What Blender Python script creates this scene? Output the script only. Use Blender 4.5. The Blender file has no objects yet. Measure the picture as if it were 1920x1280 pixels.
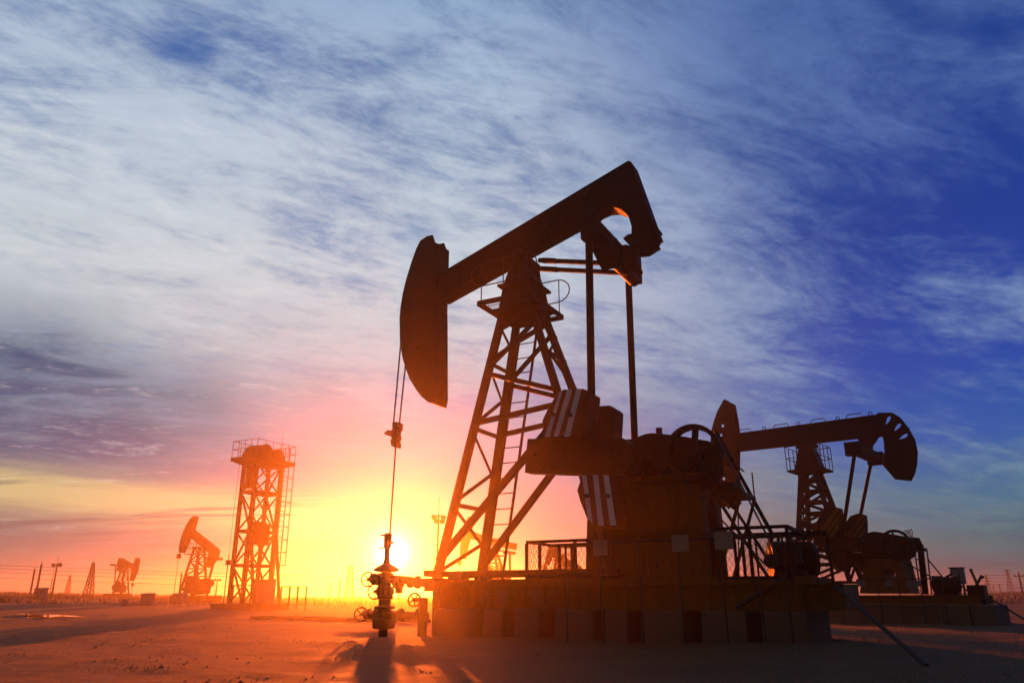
import bpy, bmesh, math, random
from mathutils import Vector, Matrix, noise
from mathutils.geometry import tessellate_polygon

random.seed(11)
scn = bpy.context.scene
COL = scn.collection

# ------------------------------------------------------------------ survey
# camera height, focal length and tilt recovered from the photograph; the helpers turn sight lines
# into points on real planes (a machine's side plane, the ground, a plane at a given distance)
FOC, HOR, EYE = 1418.0, 1118.0, 0.7
TILT = math.atan((HOR - 640) / FOC)
ST, CT = math.sin(TILT), math.cos(TILT)

def ray(px, py):
    x = (px - 960) / FOC; y = (640 - py) / FOC
    return Vector((x, CT - y * ST, ST + y * CT))

def at_y(px, py, Y):
    d = ray(px, py); return d * (Y / d.y) + Vector((0, 0, EYE))

def at_z(px, py, z):
    d = ray(px, py); return d * ((z - EYE) / d.z) + Vector((0, 0, EYE))

class Frame:
    """u along the machine, w across it (away from the camera), z up"""
    def __init__(s, ox, oy, deg):
        s.a = math.radians(deg); s.o = Vector((ox, oy, 0))
        s.u = Vector((math.cos(s.a), -math.sin(s.a), 0)); s.w = Vector((math.sin(s.a), math.cos(s.a), 0))
    def loc(s, p):
        q = Vector(p) - s.o
        return Vector((q.dot(s.u), q.dot(s.w), q.z))
    def p(s, px, py, w):
        d = ray(px, py); t = (s.o.dot(s.w) + w) / d.dot(s.w)
        return s.loc(d * t + Vector((0, 0, EYE)))
    def z(s, px, py, z): return s.loc(at_z(px, py, z))
    def uz(s, pts, w):
        return [(q.x, q.z) for q in (s.p(a, b, w) for a, b in pts)]
    def world(s, p):
        return s.o + s.u * p[0] + s.w * p[1] + Vector((0, 0, p[2]))

# ------------------------------------------------------------------ tagging
def tag(o, label=None, cat=None, group=None, kind=None):
    if label: o['label'] = label
    if cat: o['category'] = cat
    if group: o['group'] = group
    if kind: o['kind'] = kind
    return o

def thing(name, frame_or_loc, label, cat, group=None, rz=0.0):
    e = bpy.data.objects.new(name, None); COL.objects.link(e)
    e.empty_display_size = 0.3
    if isinstance(frame_or_loc, Frame):
        e.location = frame_or_loc.o; e.rotation_euler = (0, 0, -frame_or_loc.a)
    else:
        e.location = frame_or_loc; e.rotation_euler = (0, 0, rz)
    return tag(e, label, cat, group)

def copy_tree(o, parent=None):
    c = o.copy(); COL.objects.link(c)
    if parent is not None: c.parent = parent
    for ch in list(o.children): copy_tree(ch, c)
    return c

# ------------------------------------------------------------------ mesh builder
def V(p): return Vector(p)

class MB:
    def __init__(s): s.v = []; s.f = []
    def add(s, vs, fs):
        n = len(s.v); s.v += [tuple(v) for v in vs]; s.f += [tuple(i + n for i in f) for f in fs]; return s
    def hexa(s, b):
        return s.add(b, [(0, 3, 2, 1), (4, 5, 6, 7), (0, 1, 5, 4), (1, 2, 6, 5), (2, 3, 7, 6), (3, 0, 4, 7)])
    def box(s, x0, x1, y0, y1, z0, z1):
        return s.hexa([(x0, y0, z0), (x1, y0, z0), (x1, y1, z0), (x0, y1, z0), (x0, y0, z1), (x1, y0, z1), (x1, y1, z1), (x0, y1, z1)])
    def bar(s, p, q, a, b=None, up=(0, 0, 1)):
        p, q = V(p), V(q); b = a if b is None else b
        d = (q - p).normalized(); u = V(up)
        if abs(d.dot(u)) > .98: u = V((1, 0, 0)) if abs(d.x) < .9 else V((0, 1, 0))
        r = d.cross(u).normalized(); u = r.cross(d).normalized()
        r *= a / 2; u *= b / 2
        return s.hexa([p - r - u, p + r - u, p + r + u, p - r + u, q - r - u, q + r - u, q + r + u, q - r + u])
    def angle(s, p, q, a, t=.012, up=(0, 0, 1), flip=1):
        """an L-section rolled steel member"""
        p, q = V(p), V(q); d = (q - p).normalized(); u = V(up)
        if abs(d.dot(u)) > .98: u = V((1, 0, 0))
        r = d.cross(u).normalized() * flip; u = d.cross(r).normalized()
        for (ra, ua) in (((0, a), (0, t)), ((0, t), (t + .0005, a))):
            c = [r * ra[0] + u * ua[0], r * ra[1] + u * ua[0], r * ra[1] + u * ua[1], r * ra[0] + u * ua[1]]
            s.hexa([p + k for k in c] + [q + k for k in c])
        return s
    def ibeam(s, p, q, wdt, hgt, t=.03, up=(0, 0, 1)):
        p, q = V(p), V(q); d = (q - p).normalized(); u = V(up)
        r = d.cross(u).normalized(); u = r.cross(d).normalized()
        s.bar(p + u * (hgt / 2 - t / 2), q + u * (hgt / 2 - t / 2), wdt, t, up)
        s.bar(p - u * (hgt / 2 - t / 2), q - u * (hgt / 2 - t / 2), wdt, t, up)
        return s.bar(p, q, t, hgt - 2 * t - .001, up)
    def tube(s, p, q, r0, r1=None, n=10, caps=True):
        p, q = V(p), V(q); r1 = r0 if r1 is None else r1
        d = (q - p).normalized(); a = d.orthogonal().normalized(); b = d.cross(a)
        vs = []
        for c, r in ((p, r0), (q, r1)):
            for i in range(n):
                t = 2 * math.pi * i / n; vs.append(c + a * (r * math.cos(t)) + b * (r * math.sin(t)))
        fs = [(i, (i + 1) % n, n + (i + 1) % n, n + i) for i in range(n)]
        if caps: fs += [tuple(range(n - 1, -1, -1)), tuple(range(n, 2 * n))]
        return s.add(vs, fs)
    def path(s, pts, r, n=6, closed=False):
        pts = [V(p) for p in pts]; m = len(pts); vs = []; fs = []
        ref = None
        for i, p in enumerate(pts):
            a = pts[(i - 1) % m] if (closed or i > 0) else p
            b = pts[(i + 1) % m] if (closed or i < m - 1) else p
            d = (b - a).normalized()
            if ref is None: ref = d.orthogonal().normalized()
            x = (ref - d * ref.dot(d)).normalized(); ref = x; y = d.cross(x)
            for k in range(n):
                t = 2 * math.pi * k / n; vs.append(p + x * (r * math.cos(t)) + y * (r * math.sin(t)))
        for i in range(m if closed else m - 1):
            j = (i + 1) % m
            for k in range(n):
                l = (k + 1) % n; fs.append((i * n + k, i * n + l, j * n + l, j * n + k))
        if not closed: fs += [tuple(range(n - 1, -1, -1)), tuple(range((m - 1) * n, m * n))]
        return s.add(vs, fs)
    def prism(s, outer, w0, w1, holes=(), axis='w'):
        """outline in (u, z), extruded across from w0 to w1"""
        loops = [list(outer)] + [list(h) for h in holes]
        tri = tessellate_polygon([[Vector((x, z, 0)) for x, z in l] for l in loops])
        flat = [p for l in loops for p in l]; n = len(flat)
        vs = [(x, w0, z) for x, z in flat] + [(x, w1, z) for x, z in flat]
        fs = [tuple(t) for t in tri] + [tuple(i + n for i in reversed(t)) for t in tri]
        k = 0
        for l in loops:
            m = len(l)
            for i in range(m):
                a, b = k + i, k + (i + 1) % m; fs.append((a, b, b + n, a + n))
            k += m
        return s.add(vs, fs)
    def lathe(s, prof, c, axis=(0, 0, 1), n=20, caps=True):
        """profile of (radius, distance along axis)"""
        c = V(c); d = V(axis).normalized(); a = d.orthogonal().normalized(); b = d.cross(a)
        vs = []; m = len(prof)
        for r, h in prof:
            r = max(r, .0005)
            for i in range(n):
                t = 2 * math.pi * i / n; vs.append(c + d * h + a * (r * math.cos(t)) + b * (r * math.sin(t)))
        fs = [(j * n + i, j * n + (i + 1) % n, (j + 1) * n + (i + 1) % n, (j + 1) * n + i) for j in range(m - 1) for i in range(n)]
        if caps: fs += [tuple(range(n - 1, -1, -1)), tuple(range((m - 1) * n, m * n))]
        return s.add(vs, fs)
    def ring(s, c, axis, R, r, n=28, k=8):
        c = V(c); d = V(axis).normalized(); a = d.orthogonal().normalized(); b = d.cross(a)
        return s.path([c + a * (R * math.cos(2 * math.pi * i / n)) + b * (R * math.sin(2 * math.pi * i / n)) for i in range(n)], r, k, True)
    def wheel(s, c, axis, R, r, spokes=5, n=28):
        c = V(c); d = V(axis).normalized(); a = d.orthogonal().normalized(); b = d.cross(a)
        s.ring(c, axis, R, r, n)
        for i in range(spokes):
            t = 2 * math.pi * i / spokes + .4
            s.tube(c, c + (a * math.cos(t) + b * math.sin(t)) * R, r * .8, r * .7, 6)
        return s.tube(c - d * r * 1.6, c + d * r * 1.6, r * 2.2, n=10)
    def diamond(s, c00, c10, c11, c01, cell, r):
        """expanded-metal mesh over a quad: two families of thin wires"""
        c00, c10, c11, c01 = map(V, (c00, c10, c11, c01))
        W = ((c10 - c00).length + (c11 - c01).length) / 2; H = ((c01 - c00).length + (c11 - c10).length) / 2
        def P(x, y):
            a, b = x / W, y / H
            return c00 * (1 - a) * (1 - b) + c10 * a * (1 - b) + c11 * a * b + c01 * (1 - a) * b
        sl = 1.6
        for sg in (1, -1):
            k = -H / sl
            while k < W + H / sl:
                # line x = k + y/sl (sg=1) or x = k - y/sl + H/sl ...
                pts = []
                if sg == 1: f = lambda y: k + y / sl
                else: f = lambda y: k + (H - y) / sl
                y0, y1 = 0.0, H
                # clip x to 0..W
                lo, hi = sorted((f(0), f(H)))
                if hi > 0 and lo < W:
                    ya = [y for y in (0, H)]
                    def inv(x): return (x - k) * sl if sg == 1 else H - (x - k) * sl
                    if f(0) < 0 or f(0) > W: ya[0] = inv(0 if f(0) < 0 else W)
                    if f(H) < 0 or f(H) > W: ya[1] = inv(0 if f(H) < 0 else W)
                    if abs(ya[1] - ya[0]) > 1e-3:
                        p, q = P(f(ya[0]), ya[0]), P(f(ya[1]), ya[1])
                        s.tube(p, q, r, n=3, caps=False)
                k += cell
        return s
    def clusters(s, gap=.012):
        """groups of touching pieces, so that pieces standing apart become parts of their own"""
        par = list(range(len(s.v)))
        def find(i):
            while par[i] != i: par[i] = par[par[i]]; i = par[i]
            return i
        for f in s.f:
            r = find(f[0])
            for i in f[1:]: par[find(i)] = r
        bb = {}
        for i, v in enumerate(s.v):
            k = find(i); q = bb.get(k)
            if q is None: bb[k] = [list(v), list(v)]
            else:
                for j in range(3): q[0][j] = min(q[0][j], v[j]); q[1][j] = max(q[1][j], v[j])
        ks = list(bb); grp = {k: k for k in ks}
        def g(k):
            while grp[k] != k: k = grp[k]
            return k
        for x in range(len(ks)):
            for y in range(x):
                p, q = bb[ks[x]], bb[ks[y]]
                if all(p[0][j] - gap < q[1][j] and q[0][j] - gap < p[1][j] for j in range(3)): grp[g(ks[x])] = g(ks[y])
        out = {}
        for f in s.f: out.setdefault(g(find(f[0])), []).append(f)
        res = []
        for fs in out.values():
            m = MB(); mp = {}
            for f in fs:
                for i in f:
                    if i not in mp: mp[i] = len(m.v); m.v.append(s.v[i])
            m.f = [tuple(mp[i] for i in f) for f in fs]; res.append(m)
        return res
    WHOLE = {'wire_mesh', 'grating', 'lettering', 'white_stripe', 'yellow_stripe', 'slabs', 'vent_screen', 'lattice', 'drive_belt', 'concrete_foundation'}
    def build(s, name, mat, parent=None, smooth=False, bevel=0.0):
        if parent is not None and name not in MB.WHOLE and len(s.v) < 6000:
            cs = s.clusters()
            if 1 < len(cs) <= 24:
                os_ = [k.make(name, mat, parent, smooth, bevel) for k in sorted(cs, key=lambda k: -len(k.v))]
                return os_[0]
        return s.make(name, mat, parent, smooth, bevel)
    def make(s, name, mat, parent=None, smooth=False, bevel=0.0):
        me = bpy.data.meshes.new(name); me.from_pydata(s.v, [], s.f); me.update()
        bm = bmesh.new(); bm.from_mesh(me)
        bmesh.ops.recalc_face_normals(bm, faces=bm.faces[:]); bm.to_mesh(me); bm.free()
        if smooth:
            for p in me.polygons: p.use_smooth = True
            me.set_sharp_from_angle(angle=math.radians(35))
        o = bpy.data.objects.new(name, me); COL.objects.link(o)
        if mat: me.materials.append(mat)
        if parent is not None: o.parent = parent
        if bevel:
            m = o.modifiers.new('bevel', 'BEVEL'); m.width = bevel; m.segments = 2; m.limit_method = 'ANGLE'; m.angle_limit = math.radians(40)
        return o

def circ(cx, cz, r, n=14, k=1.0):
    return [(cx + r * k * math.cos(2 * math.pi * i / n), cz + r * math.sin(2 * math.pi * i / n)) for i in range(n)]

# ------------------------------------------------------------------ materials
def lin(r, g, b):
    f = lambda c: ((c / 255 + .055) / 1.055) ** 2.4 if c / 255 > .04045 else c / 255 / 12.92
    return (f(r), f(g), f(b), 1)

def newmat(name):
    m = bpy.data.materials.new(name); m.use_nodes = True; nt = m.node_tree; nt.nodes.clear()
    out = nt.nodes.new('ShaderNodeOutputMaterial'); b = nt.nodes.new('ShaderNodeBsdfPrincipled')
    nt.links.new(b.outputs[0], out.inputs[0])
    return m, nt, b

def nz(nt, vec, scale, detail=5, rough=.6, dist=0.0):
    n = nt.nodes.new('ShaderNodeTexNoise'); n.inputs['Scale'].default_value = scale; n.inputs['Detail'].default_value = detail
    n.inputs['Roughness'].default_value = rough; n.inputs['Distortion'].default_value = dist
    if vec is not None: nt.links.new(vec, n.inputs['Vector'])
    return n.outputs['Fac']

def ramp(nt, fac, stops, interp='LINEAR'):
    n = nt.nodes.new('ShaderNodeValToRGB'); cr = n.color_ramp; cr.interpolation = interp
    while len(cr.elements) < len(stops): cr.elements.new(.5)
    for e, (p, c) in zip(cr.elements, stops):
        e.position = p; e.color = c if len(c) == 4 else (*c, 1)
    nt.links.new(fac, n.inputs[0]); return n.outputs[0]

def mixc(nt, fac, a, b):
    n = nt.nodes.new('ShaderNodeMix'); n.data_type = 'RGBA'
    for sock, v in ((n.inputs[0], fac), (n.inputs[6], a), (n.inputs[7], b)):
        if hasattr(v, 'links'): nt.links.new(v, sock)
        elif isinstance(v, (int, float)): sock.default_value = v
        else: sock.default_value = v if len(v) == 4 else (*v, 1)
    return n.outputs[2]

def bump(nt, b, h, strength=.3, dist=.01):
    n = nt.nodes.new('ShaderNodeBump'); n.inputs['Strength'].default_value = strength; n.inputs['Distance'].default_value = dist
    nt.links.new(h, n.inputs['Height']); nt.links.new(n.outputs[0], b.inputs['Normal'])

def coords(nt, kind='Object', scale=None):
    t = nt.nodes.new('ShaderNodeTexCoord').outputs[kind]
    if scale:
        m = nt.nodes.new('ShaderNodeMapping'); m.inputs['Scale'].default_value = scale; nt.links.new(t, m.inputs['Vector']); t = m.outputs[0]
    return t

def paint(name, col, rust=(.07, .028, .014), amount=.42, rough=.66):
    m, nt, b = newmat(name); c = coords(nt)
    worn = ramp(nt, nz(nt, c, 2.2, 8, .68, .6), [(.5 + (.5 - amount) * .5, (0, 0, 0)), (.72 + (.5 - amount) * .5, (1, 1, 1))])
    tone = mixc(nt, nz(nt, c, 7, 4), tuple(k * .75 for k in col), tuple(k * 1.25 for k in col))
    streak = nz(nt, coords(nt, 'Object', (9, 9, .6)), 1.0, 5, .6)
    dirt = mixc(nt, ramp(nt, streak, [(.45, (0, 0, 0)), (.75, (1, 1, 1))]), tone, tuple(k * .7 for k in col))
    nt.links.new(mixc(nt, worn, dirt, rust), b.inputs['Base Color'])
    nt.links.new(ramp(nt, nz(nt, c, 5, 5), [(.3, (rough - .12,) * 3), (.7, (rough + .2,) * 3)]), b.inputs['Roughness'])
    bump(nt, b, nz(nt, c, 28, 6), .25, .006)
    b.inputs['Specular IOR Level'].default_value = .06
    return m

def plain(name, col, rough=.6, metal=0.0, var=.25, scale=6, bmp=.2):
    m, nt, b = newmat(name); c = coords(nt)
    nt.links.new(mixc(nt, nz(nt, c, scale, 6), tuple(k * (1 - var) for k in col), tuple(k * (1 + var) for k in col)), b.inputs['Base Color'])
    b.inputs['Roughness'].default_value = rough; b.inputs['Metallic'].default_value = metal
    bump(nt, b, nz(nt, c, scale * 6, 6), bmp, .006)
    return m

def concrete_mat(name, col):
    m, nt, b = newmat(name); c = coords(nt)
    base = mixc(nt, nz(nt, c, 3, 8, .65), tuple(k * .7 for k in col), tuple(k * 1.2 for k in col))
    st = nz(nt, coords(nt, 'Object', (5, 5, .35)), 1.6, 6, .65, .3)
    base = mixc(nt, ramp(nt, st, [(.56, (0, 0, 0)), (.72, (1, 1, 1))]), base, (.08, .040, .018))
    nt.links.new(base, b.inputs['Base Color']); b.inputs['Roughness'].default_value = .9
    bump(nt, b, nz(nt, c, 22, 8, .7), .5, .012)
    return m

M = {}
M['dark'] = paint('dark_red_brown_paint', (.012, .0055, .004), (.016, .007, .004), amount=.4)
M['lattice'] = paint('weathered_maroon_paint', (.045, .017, .013), (.035, .014, .008), amount=.42)
M['gear'] = paint('oily_red_brown_paint', (.045, .014, .006), (.022, .010, .005), .45, .5)
M['yellow'] = paint('ochre_yellow_paint', (.165, .066, .010), (.07, .028, .010), .4, .55)
M['striped'] = paint('counterweight_red_paint', (.085, .027, .012), (.05, .018, .008), amount=.35)
M['white'] = plain('chalky_white_paint', (.62, .60, .58), .6, 0, .12, 5, .2)
M['sign'] = plain('faded_white_sheet', (.26, .165, .092), .6, 0, .2, 4, .15)
M['steel'] = plain('dull_bare_steel', (.028, .016, .011), .8, .0, .3, 6)
M['galv'] = plain('galvanised_pipe', (.024, .012, .008), .9, 0, .25, 6)
M['cable'] = plain('greasy_wire_rope', (.05, .04, .035), .5, .3, .2, 30)
M['concrete'] = concrete_mat('stained_concrete', (.120, .064, .030))
M['plate'] = plain('grimy_plate', (.10, .085, .08), .7, 0, .3, 9)
M['stripe'] = plain('white_stripe_paint', (.55, .50, .47), .6, 0, .15, 6)
M['wood'] = plain('weathered_wood', (.10, .07, .05), .85, 0, .3, 8, .4)
M['letters'] = plain('dark_red_lettering', (.12, .045, .010), .6, 0, .15)
M['hut'] = plain('hut_whitewash', (.22, .19, .185), .8, 0, .15, 3)
M['roof'] = plain('hut_roof_tin', (.12, .07, .06), .7, 0, .2, 3)
M['lampglass'] = plain('lamp_glass', (.25, .25, .25), .2, 0, .1)
M['rubber'] = plain('black_rubber', (.025, .024, .024), .7, 0, .2)

# ------------------------------------------------------------------ terrain
def sm(a, b, x):
    t = max(0.0, min(1.0, (x - a) / (b - a))); return t * t * (3 - 2 * t)

MOUNDS = []
def gz(x, y):
    h = 0.0
    if y > 1:
        q = max(-.75, min(.75, x / y))
        h += .0184 * q * q * y * sm(22, 45, y)
    r = math.hypot(x, y)
    n = noise.noise((x * .9, y * .9, 1.3)) * .030 + noise.noise((x * .22, y * .22, 7.7)) * .05 + noise.noise((x * 1.3, y * .8, 5.5)) * .013 + noise.noise((x * 2.6, y * 2.6, 3.1)) * .014
    h += n * sm(1.5, 6, r) * (1 - .6 * sm(60, 160, r))
    for cx, cy, s, a in MOUNDS:
        d2 = ((x - cx) ** 2 + (y - cy) ** 2) / (s * s)
        if d2 < 9: h += a * math.exp(-d2)
    return h
# ------------------------------------------------------------------ the large pumpjack
F1 = Frame(2.1083, 14.3444, 28.51)
BIG = thing('pumpjack', F1, 'largest pumpjack with white striped counterweights and its horsehead hanging over a wellhead', 'pumpjack', 'pumpjacks of the oil field')
MOUNDS += [(3.9, 11.3, 1.2, .10), (5.2, 11.0, .9, .06), (F1.world((-5.45, 0, 0)).x, F1.world((-5.45, 0, 0)).y, 1.1, -.10)]

def P1(px, py, w): return tuple(F1.p(px, py, w))

# horsehead: two cheek plates with recess holes, a wrap plate between them, back stiffener
HW = .26
head = F1.uz([(810.6, 440.3), (800, 443), (788, 451), (780.5, 465.6), (770.6, 493.7), (762, 521.9), (755, 550), (751, 575), (749, 598),
              (749.8, 640), (754, 668), (761, 692), (768, 710), (780, 730), (790, 743), (803, 754), (812, 756), (815.5, 742), (816, 600), (814, 450)], -HW)
holes = [circ(F1.p(a, b, -HW).x, F1.p(a, b, -HW).z, r) for a, b, r in ((785, 506, .10), (786, 553, .105), (787, 604, .105), (787.5, 655, .10), (774, 585, .035))]
m = MB(); m.prism(head, -HW, -HW + .03, holes); m.prism(head, HW - .03, HW, holes)
arc = head[1:17]
for a, b in zip(arc[:-1], arc[1:]):
    pa = ((a[0] * .985 + head[18][0] * .015), a[1]); pb = ((b[0] * .985 + head[18][0] * .015), b[1])
    m.hexa([(a[0], -HW + .031, a[1]), (b[0], -HW + .031, b[1]), (pb[0], -HW + .031, pb[1]), (pa[0], -HW + .031, pa[1]),
            (a[0], HW - .031, a[1]), (b[0], HW - .031, b[1]), (pb[0], HW - .031, pb[1]), (pa[0], HW - .031, pa[1])])
bk = head[17:19]
m.box(head[18][0] - .03, head[18][0], -HW + .031, HW - .031, head[17][1], head[19][1] - .1)
for zz in (5.7, 7.0, 8.0): m.box(head[18][0] - .42, head[18][0] - .031, -HW + .031, HW - .031, zz, zz + .02)
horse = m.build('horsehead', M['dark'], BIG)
m = MB()                                                             # hinge lugs and bolts at the foot of the beam joint
for py in (553, 578, 586):
    q = F1.p(832, py, .1); m.box(q.x - .14, q.x + .05, -.16, .16, q.z - .03, q.z + .03)
m.tube(P1(826, 548, -.22), P1(826, 590, -.22), .03)
m.build('hinge', M['gear'], horse)

# walking beam and the cranked tail that hangs behind it
BW = .20
beam = F1.uz([(815, 523), (890, 480.5), (1020, 401), (1110, 347.5), (1180.7, 304.5), (1229, 440), (1224, 449), (1200, 461), (1184, 462), (1178, 452), (1184, 440),
              (1184, 424), (1178, 405), (1166, 393), (1150, 388), (1133, 389.5), (1119, 396), (1109, 404), (1083, 411), (1004, 454), (934, 494.5), (822, 557.5)], -BW)
m = MB(); m.prism(beam, -BW, BW)
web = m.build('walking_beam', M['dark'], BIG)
m = MB()
top = F1.uz([(815, 523), (1180.7, 304.5)], -BW); low = F1.uz([(822, 557.5), (1083, 411)], -BW); tail = F1.uz([(1180.7, 304.5), (1229, 440)], -BW)
def flange(a, b, wd, t, side):
    d = Vector((b[0] - a[0], 0, b[1] - a[1])).normalized(); n = Vector((-d.z, 0, d.x)) * side
    p = Vector((a[0], 0, a[1])) + n * (t / 2 + .002); q = Vector((b[0], 0, b[1])) + n * (t / 2 + .002)
    m.bar(p, q, wd, t, up=n)
flange(top[0], top[1], .48, .03, 1); flange(low[0], low[1], .48, .03, -1); flange(tail[0], tail[1], .46, .03, 1)
m.build('flange', M['dark'], web)
m = MB()                                                            # stiffener ribs and lifting lugs
for k in range(1, 7):
    t = k / 7.2
    a = Vector((top[0][0], 0, top[0][1])).lerp(Vector((top[1][0], 0, top[1][1])), t)
    b = Vector((low[0][0], 0, low[0][1])).lerp(Vector((low[1][0], 0, low[1][1])), t * 1.1)
    m.bar(a + Vector((0, -BW - .03, -.05)), b + Vector((0, -BW - .03, .05)), .02, .055, up=(0, 1, 0))
for a, b in ((890, 480.5), (1020, 401.2), (1110, 347.5)):
    q = F1.p(a, b, -.1); m.tube((q.x, -.04, q.z + .0), (q.x, .04, q.z + .0), .09, n=12)
d = F1.p(1232, 426, -.1); m.tube((d.x - .03, -.25, d.z), (d.x - .03, .25, d.z), .035, n=8)
m.build('stiffener', M['dark'], web)
m = MB()                                                            # lump of cast weights bolted inside the tail
q = F1.uz([(1168, 447), (1176, 440), (1190, 436), (1200, 428), (1214, 432), (1222, 446), (1200, 460), (1182, 462)], -.3)
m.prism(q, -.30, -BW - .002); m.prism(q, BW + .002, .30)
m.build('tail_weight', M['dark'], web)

# equaliser between the two pitman arms
m = MB()
EN, EF = F1.p(1105, 420, -1.25), F1.p(1187, 500, 1.25)
ez = 7.55
m.bar((0.0, -1.32, ez), (0.0, 1.32, ez), .30, .30)
for w in (-1.25, 1.25):
    m.box(-.16, .16, w - .09, w + .09, ez - .30, ez + .22); m.tube((-.2, w, ez - .06), (.2, w, ez - .06), .05)
m.hexa([(-.18, -1.0, ez - .15), (.18, -1.0, ez - .15), (.18, -.2, ez - .52), (-.18, -.2, ez - .52), (-.18, -1.0, ez - .14), (.18, -1.0, ez - .14), (.18, -.2, ez + .14), (-.18, -.2, ez + .14)])
m.build('equalizer', M['dark'], BIG, bevel=.01)
m = MB()                                                            # tail bearing hung under the beam
q = F1.uz([(1146, 484), (1152, 474), (1168, 468), (1182, 466), (1191, 470), (1198, 480), (1199, 497), (1190, 507), (1162, 506), (1147, 496)], .35)
m.prism(q, .12, .5)
m.tube((.10, -.1, ez - .36), (.10, .98, ez - .36), .13, n=16)
q = F1.p(1197, 505, 1.0)
for dz in (-.03, .05): m.tube((q.x - .1, 1.0, q.z + dz), (q.x + .06, 1.0, q.z + dz), .025, n=8)
m.build('tail_bearing', M['gear'], BIG, bevel=.01)

m_near = [F1.p(1104, 432, -1.25), F1.p(1111, 872, -1.25)]
m_far = [F1.p(1178, 514, 1.25), F1.p(1191, 850, 1.25)]
for (a, b), nm in ((m_near, 0), (m_far, 1)):
    m = MB(); m.tube(a, b, .072, n=14); m.tube(b - Vector((0, .09, 0)), b + Vector((0, .09, 0)), .17, n=18)
    m.box(a.x - .09, a.x + .09, a.y - .07, a.y + .07, a.z - .05, a.z + .16)
    m.build('pitman_arm', M['dark'], BIG, smooth=True)

# tie rods from the saddle to the tail bearing
for (a, b) in ((F1.p(1010, 488, -.22), F1.p(1150, 494, -.22)), (F1.p(1006, 503.5, .24), F1.p(1178, 512, .24))):
    m = MB(); m.bar(a, b, .07, .085); m.bar(a + (b - a) * .06, a + (b - a) * .24, .09, .1); m.build('tie_rod', M['dark'], BIG)

# samson post: four battered legs laced with angle bracing
ZT, ZB = 6.42, 1.02
def legp(front, side, z):
    t = (z - ZB) / (ZT - ZB)
    u = (-3.62 + t * (-2.46 + 3.62)) if front else (.05 + t * (-1.74 - .05))
    return Vector((u, side * (.82 + t * (.32 - .82)), z))
m = MB(); m.box(-2.52, -1.66, -.38, .38, ZT - .08, ZT + .02)
post = m.build('samson_post', M['lattice'], BIG)
for fr in (True, False):
    for sd in (-1, 1):
        m = MB(); m.bar(legp(fr, sd, ZB), legp(fr, sd, ZT), .135, .135, up=(1, 0, 0))
        b = legp(fr, sd, ZB); m.box(b.x - .17, b.x + .17, b.y - .17, b.y + .17, ZB - .03, ZB + .02)
        m.build('leg', M['lattice'], post)
zs = [ZB + .06, 2.55, 4.05, 5.15, 5.85, ZT - .12]
for sd in (-1, 1):                                                  # side faces
    m = MB(); L = lambda f, z: legp(f, sd, z) + Vector((0, sd * .085, 0))
    m.bar(L(True, 1.35), L(False, 4.05), .115, .125)                  # the long heavy raker
    m.bar(L(True, 4.05), L(False, 4.25), .08, .095)
    m.bar(L(True, 5.12), L(False, 4.55), .08, .095)
    m.bar(L(True, 5.2), L(False, 6.1), .07, .08)
    m.bar(L(True, 6.05), L(False, 6.35), .08, .09)
    m.build('brace', M['lattice'], post)
for fr in (True, False):                                            # front and rear faces
    m = MB(); up = (1, 0, 0); k = 1
    off = Vector((-.085 if fr else .085, 0, 0))
    zz = [1.1, 1.75, 2.45, 3.2, 4.0, 4.75, 5.4, 5.95, 6.3]
    for a, b in zip(zz[:-1], zz[1:]):
        m.bar(legp(fr, -k, a) + off, legp(fr, k, b) + off, .02, .078, up=(0, 0, 1)); k = -k
    for z in (2.45, 4.0, 5.4): m.bar(legp(fr, -1, z) + off, legp(fr, 1, z) + off, .02, .09)
    m.build('lacing', M['lattice'], post)
m = MB(); m.bar(legp(True, -1, 1.12) + Vector((0, -.4, 0)), legp(True, 1, 1.12) + Vector((0, .4, 0)), .12, .12)
m.bar(legp(True, -1, 1.12), legp(False, -1, 1.12), .09, .09); m.bar(legp(True, 1, 1.12), legp(False, 1, 1.12), .09, .09)
m.build('sill_beam', M['lattice'], post)

m = MB()                                                            # access ladder on the far side of the front face
la = lambda z, s: legp(True, 1, z) + Vector((.06 + s, .11, 0))
for s_ in (0, .42): m.bar(la(ZB, s_), la(6.25, s_), .035, .05, up=(1, 0, 0))
z = 1.2
while z < 6.2: m.tube(la(z, 0), la(z, .42), .012, n=6); z += .32
m.build('ladder', M['lattice'], BIG)

# working platform with bar grating and hooped handrails
PZ = 6.56; u0, u1, w0, w1 = -2.74, -1.52, -.88, .74
m = MB()
for a, b in (((u0, w0), (u1, w0)), ((u1, w0), (u1, w1)), ((u1, w1), (u0, w1)), ((u0, w1), (u0, w0))):
    m.bar((a[0], a[1], PZ), (b[0], b[1], PZ), .05, .10)
m.bar((u0, -.35, PZ - .02), (u1, -.35, PZ - .02), .06, .09); m.bar((u0, .3, PZ - .02), (u1, .3, PZ - .02), .06, .09)
plat = m.build('platform', M['lattice'], BIG)
m = MB(); u = u0 + .06
while u < u1 - .04: m.bar((u, w0 + .03, PZ + .03), (u, w1 - .03, PZ + .03), .006, .012); u += .06
for w in (w0 + .3, -.1, .45): m.bar((u0 + .03, w, PZ + .03), (u1 - .03, w, PZ + .03), .008, .012)
m.build('grating', M['steel'], plat)
def hoop(w, ua, ub, z0, z1, r=.3):
    pts = []
    for i in range(9):
        t = math.pi * i / 8; pts.append((ua + r - r * math.sin(t), w, (z0 + z1) / 2 - (z1 - z0) / 2 * math.cos(t)))
    for i in range(9):
        t = math.pi * i / 8; pts.append((ub - r + r * math.sin(t), w, (z0 + z1) / 2 + (z1 - z0) / 2 * math.cos(t)))
    return pts
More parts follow.
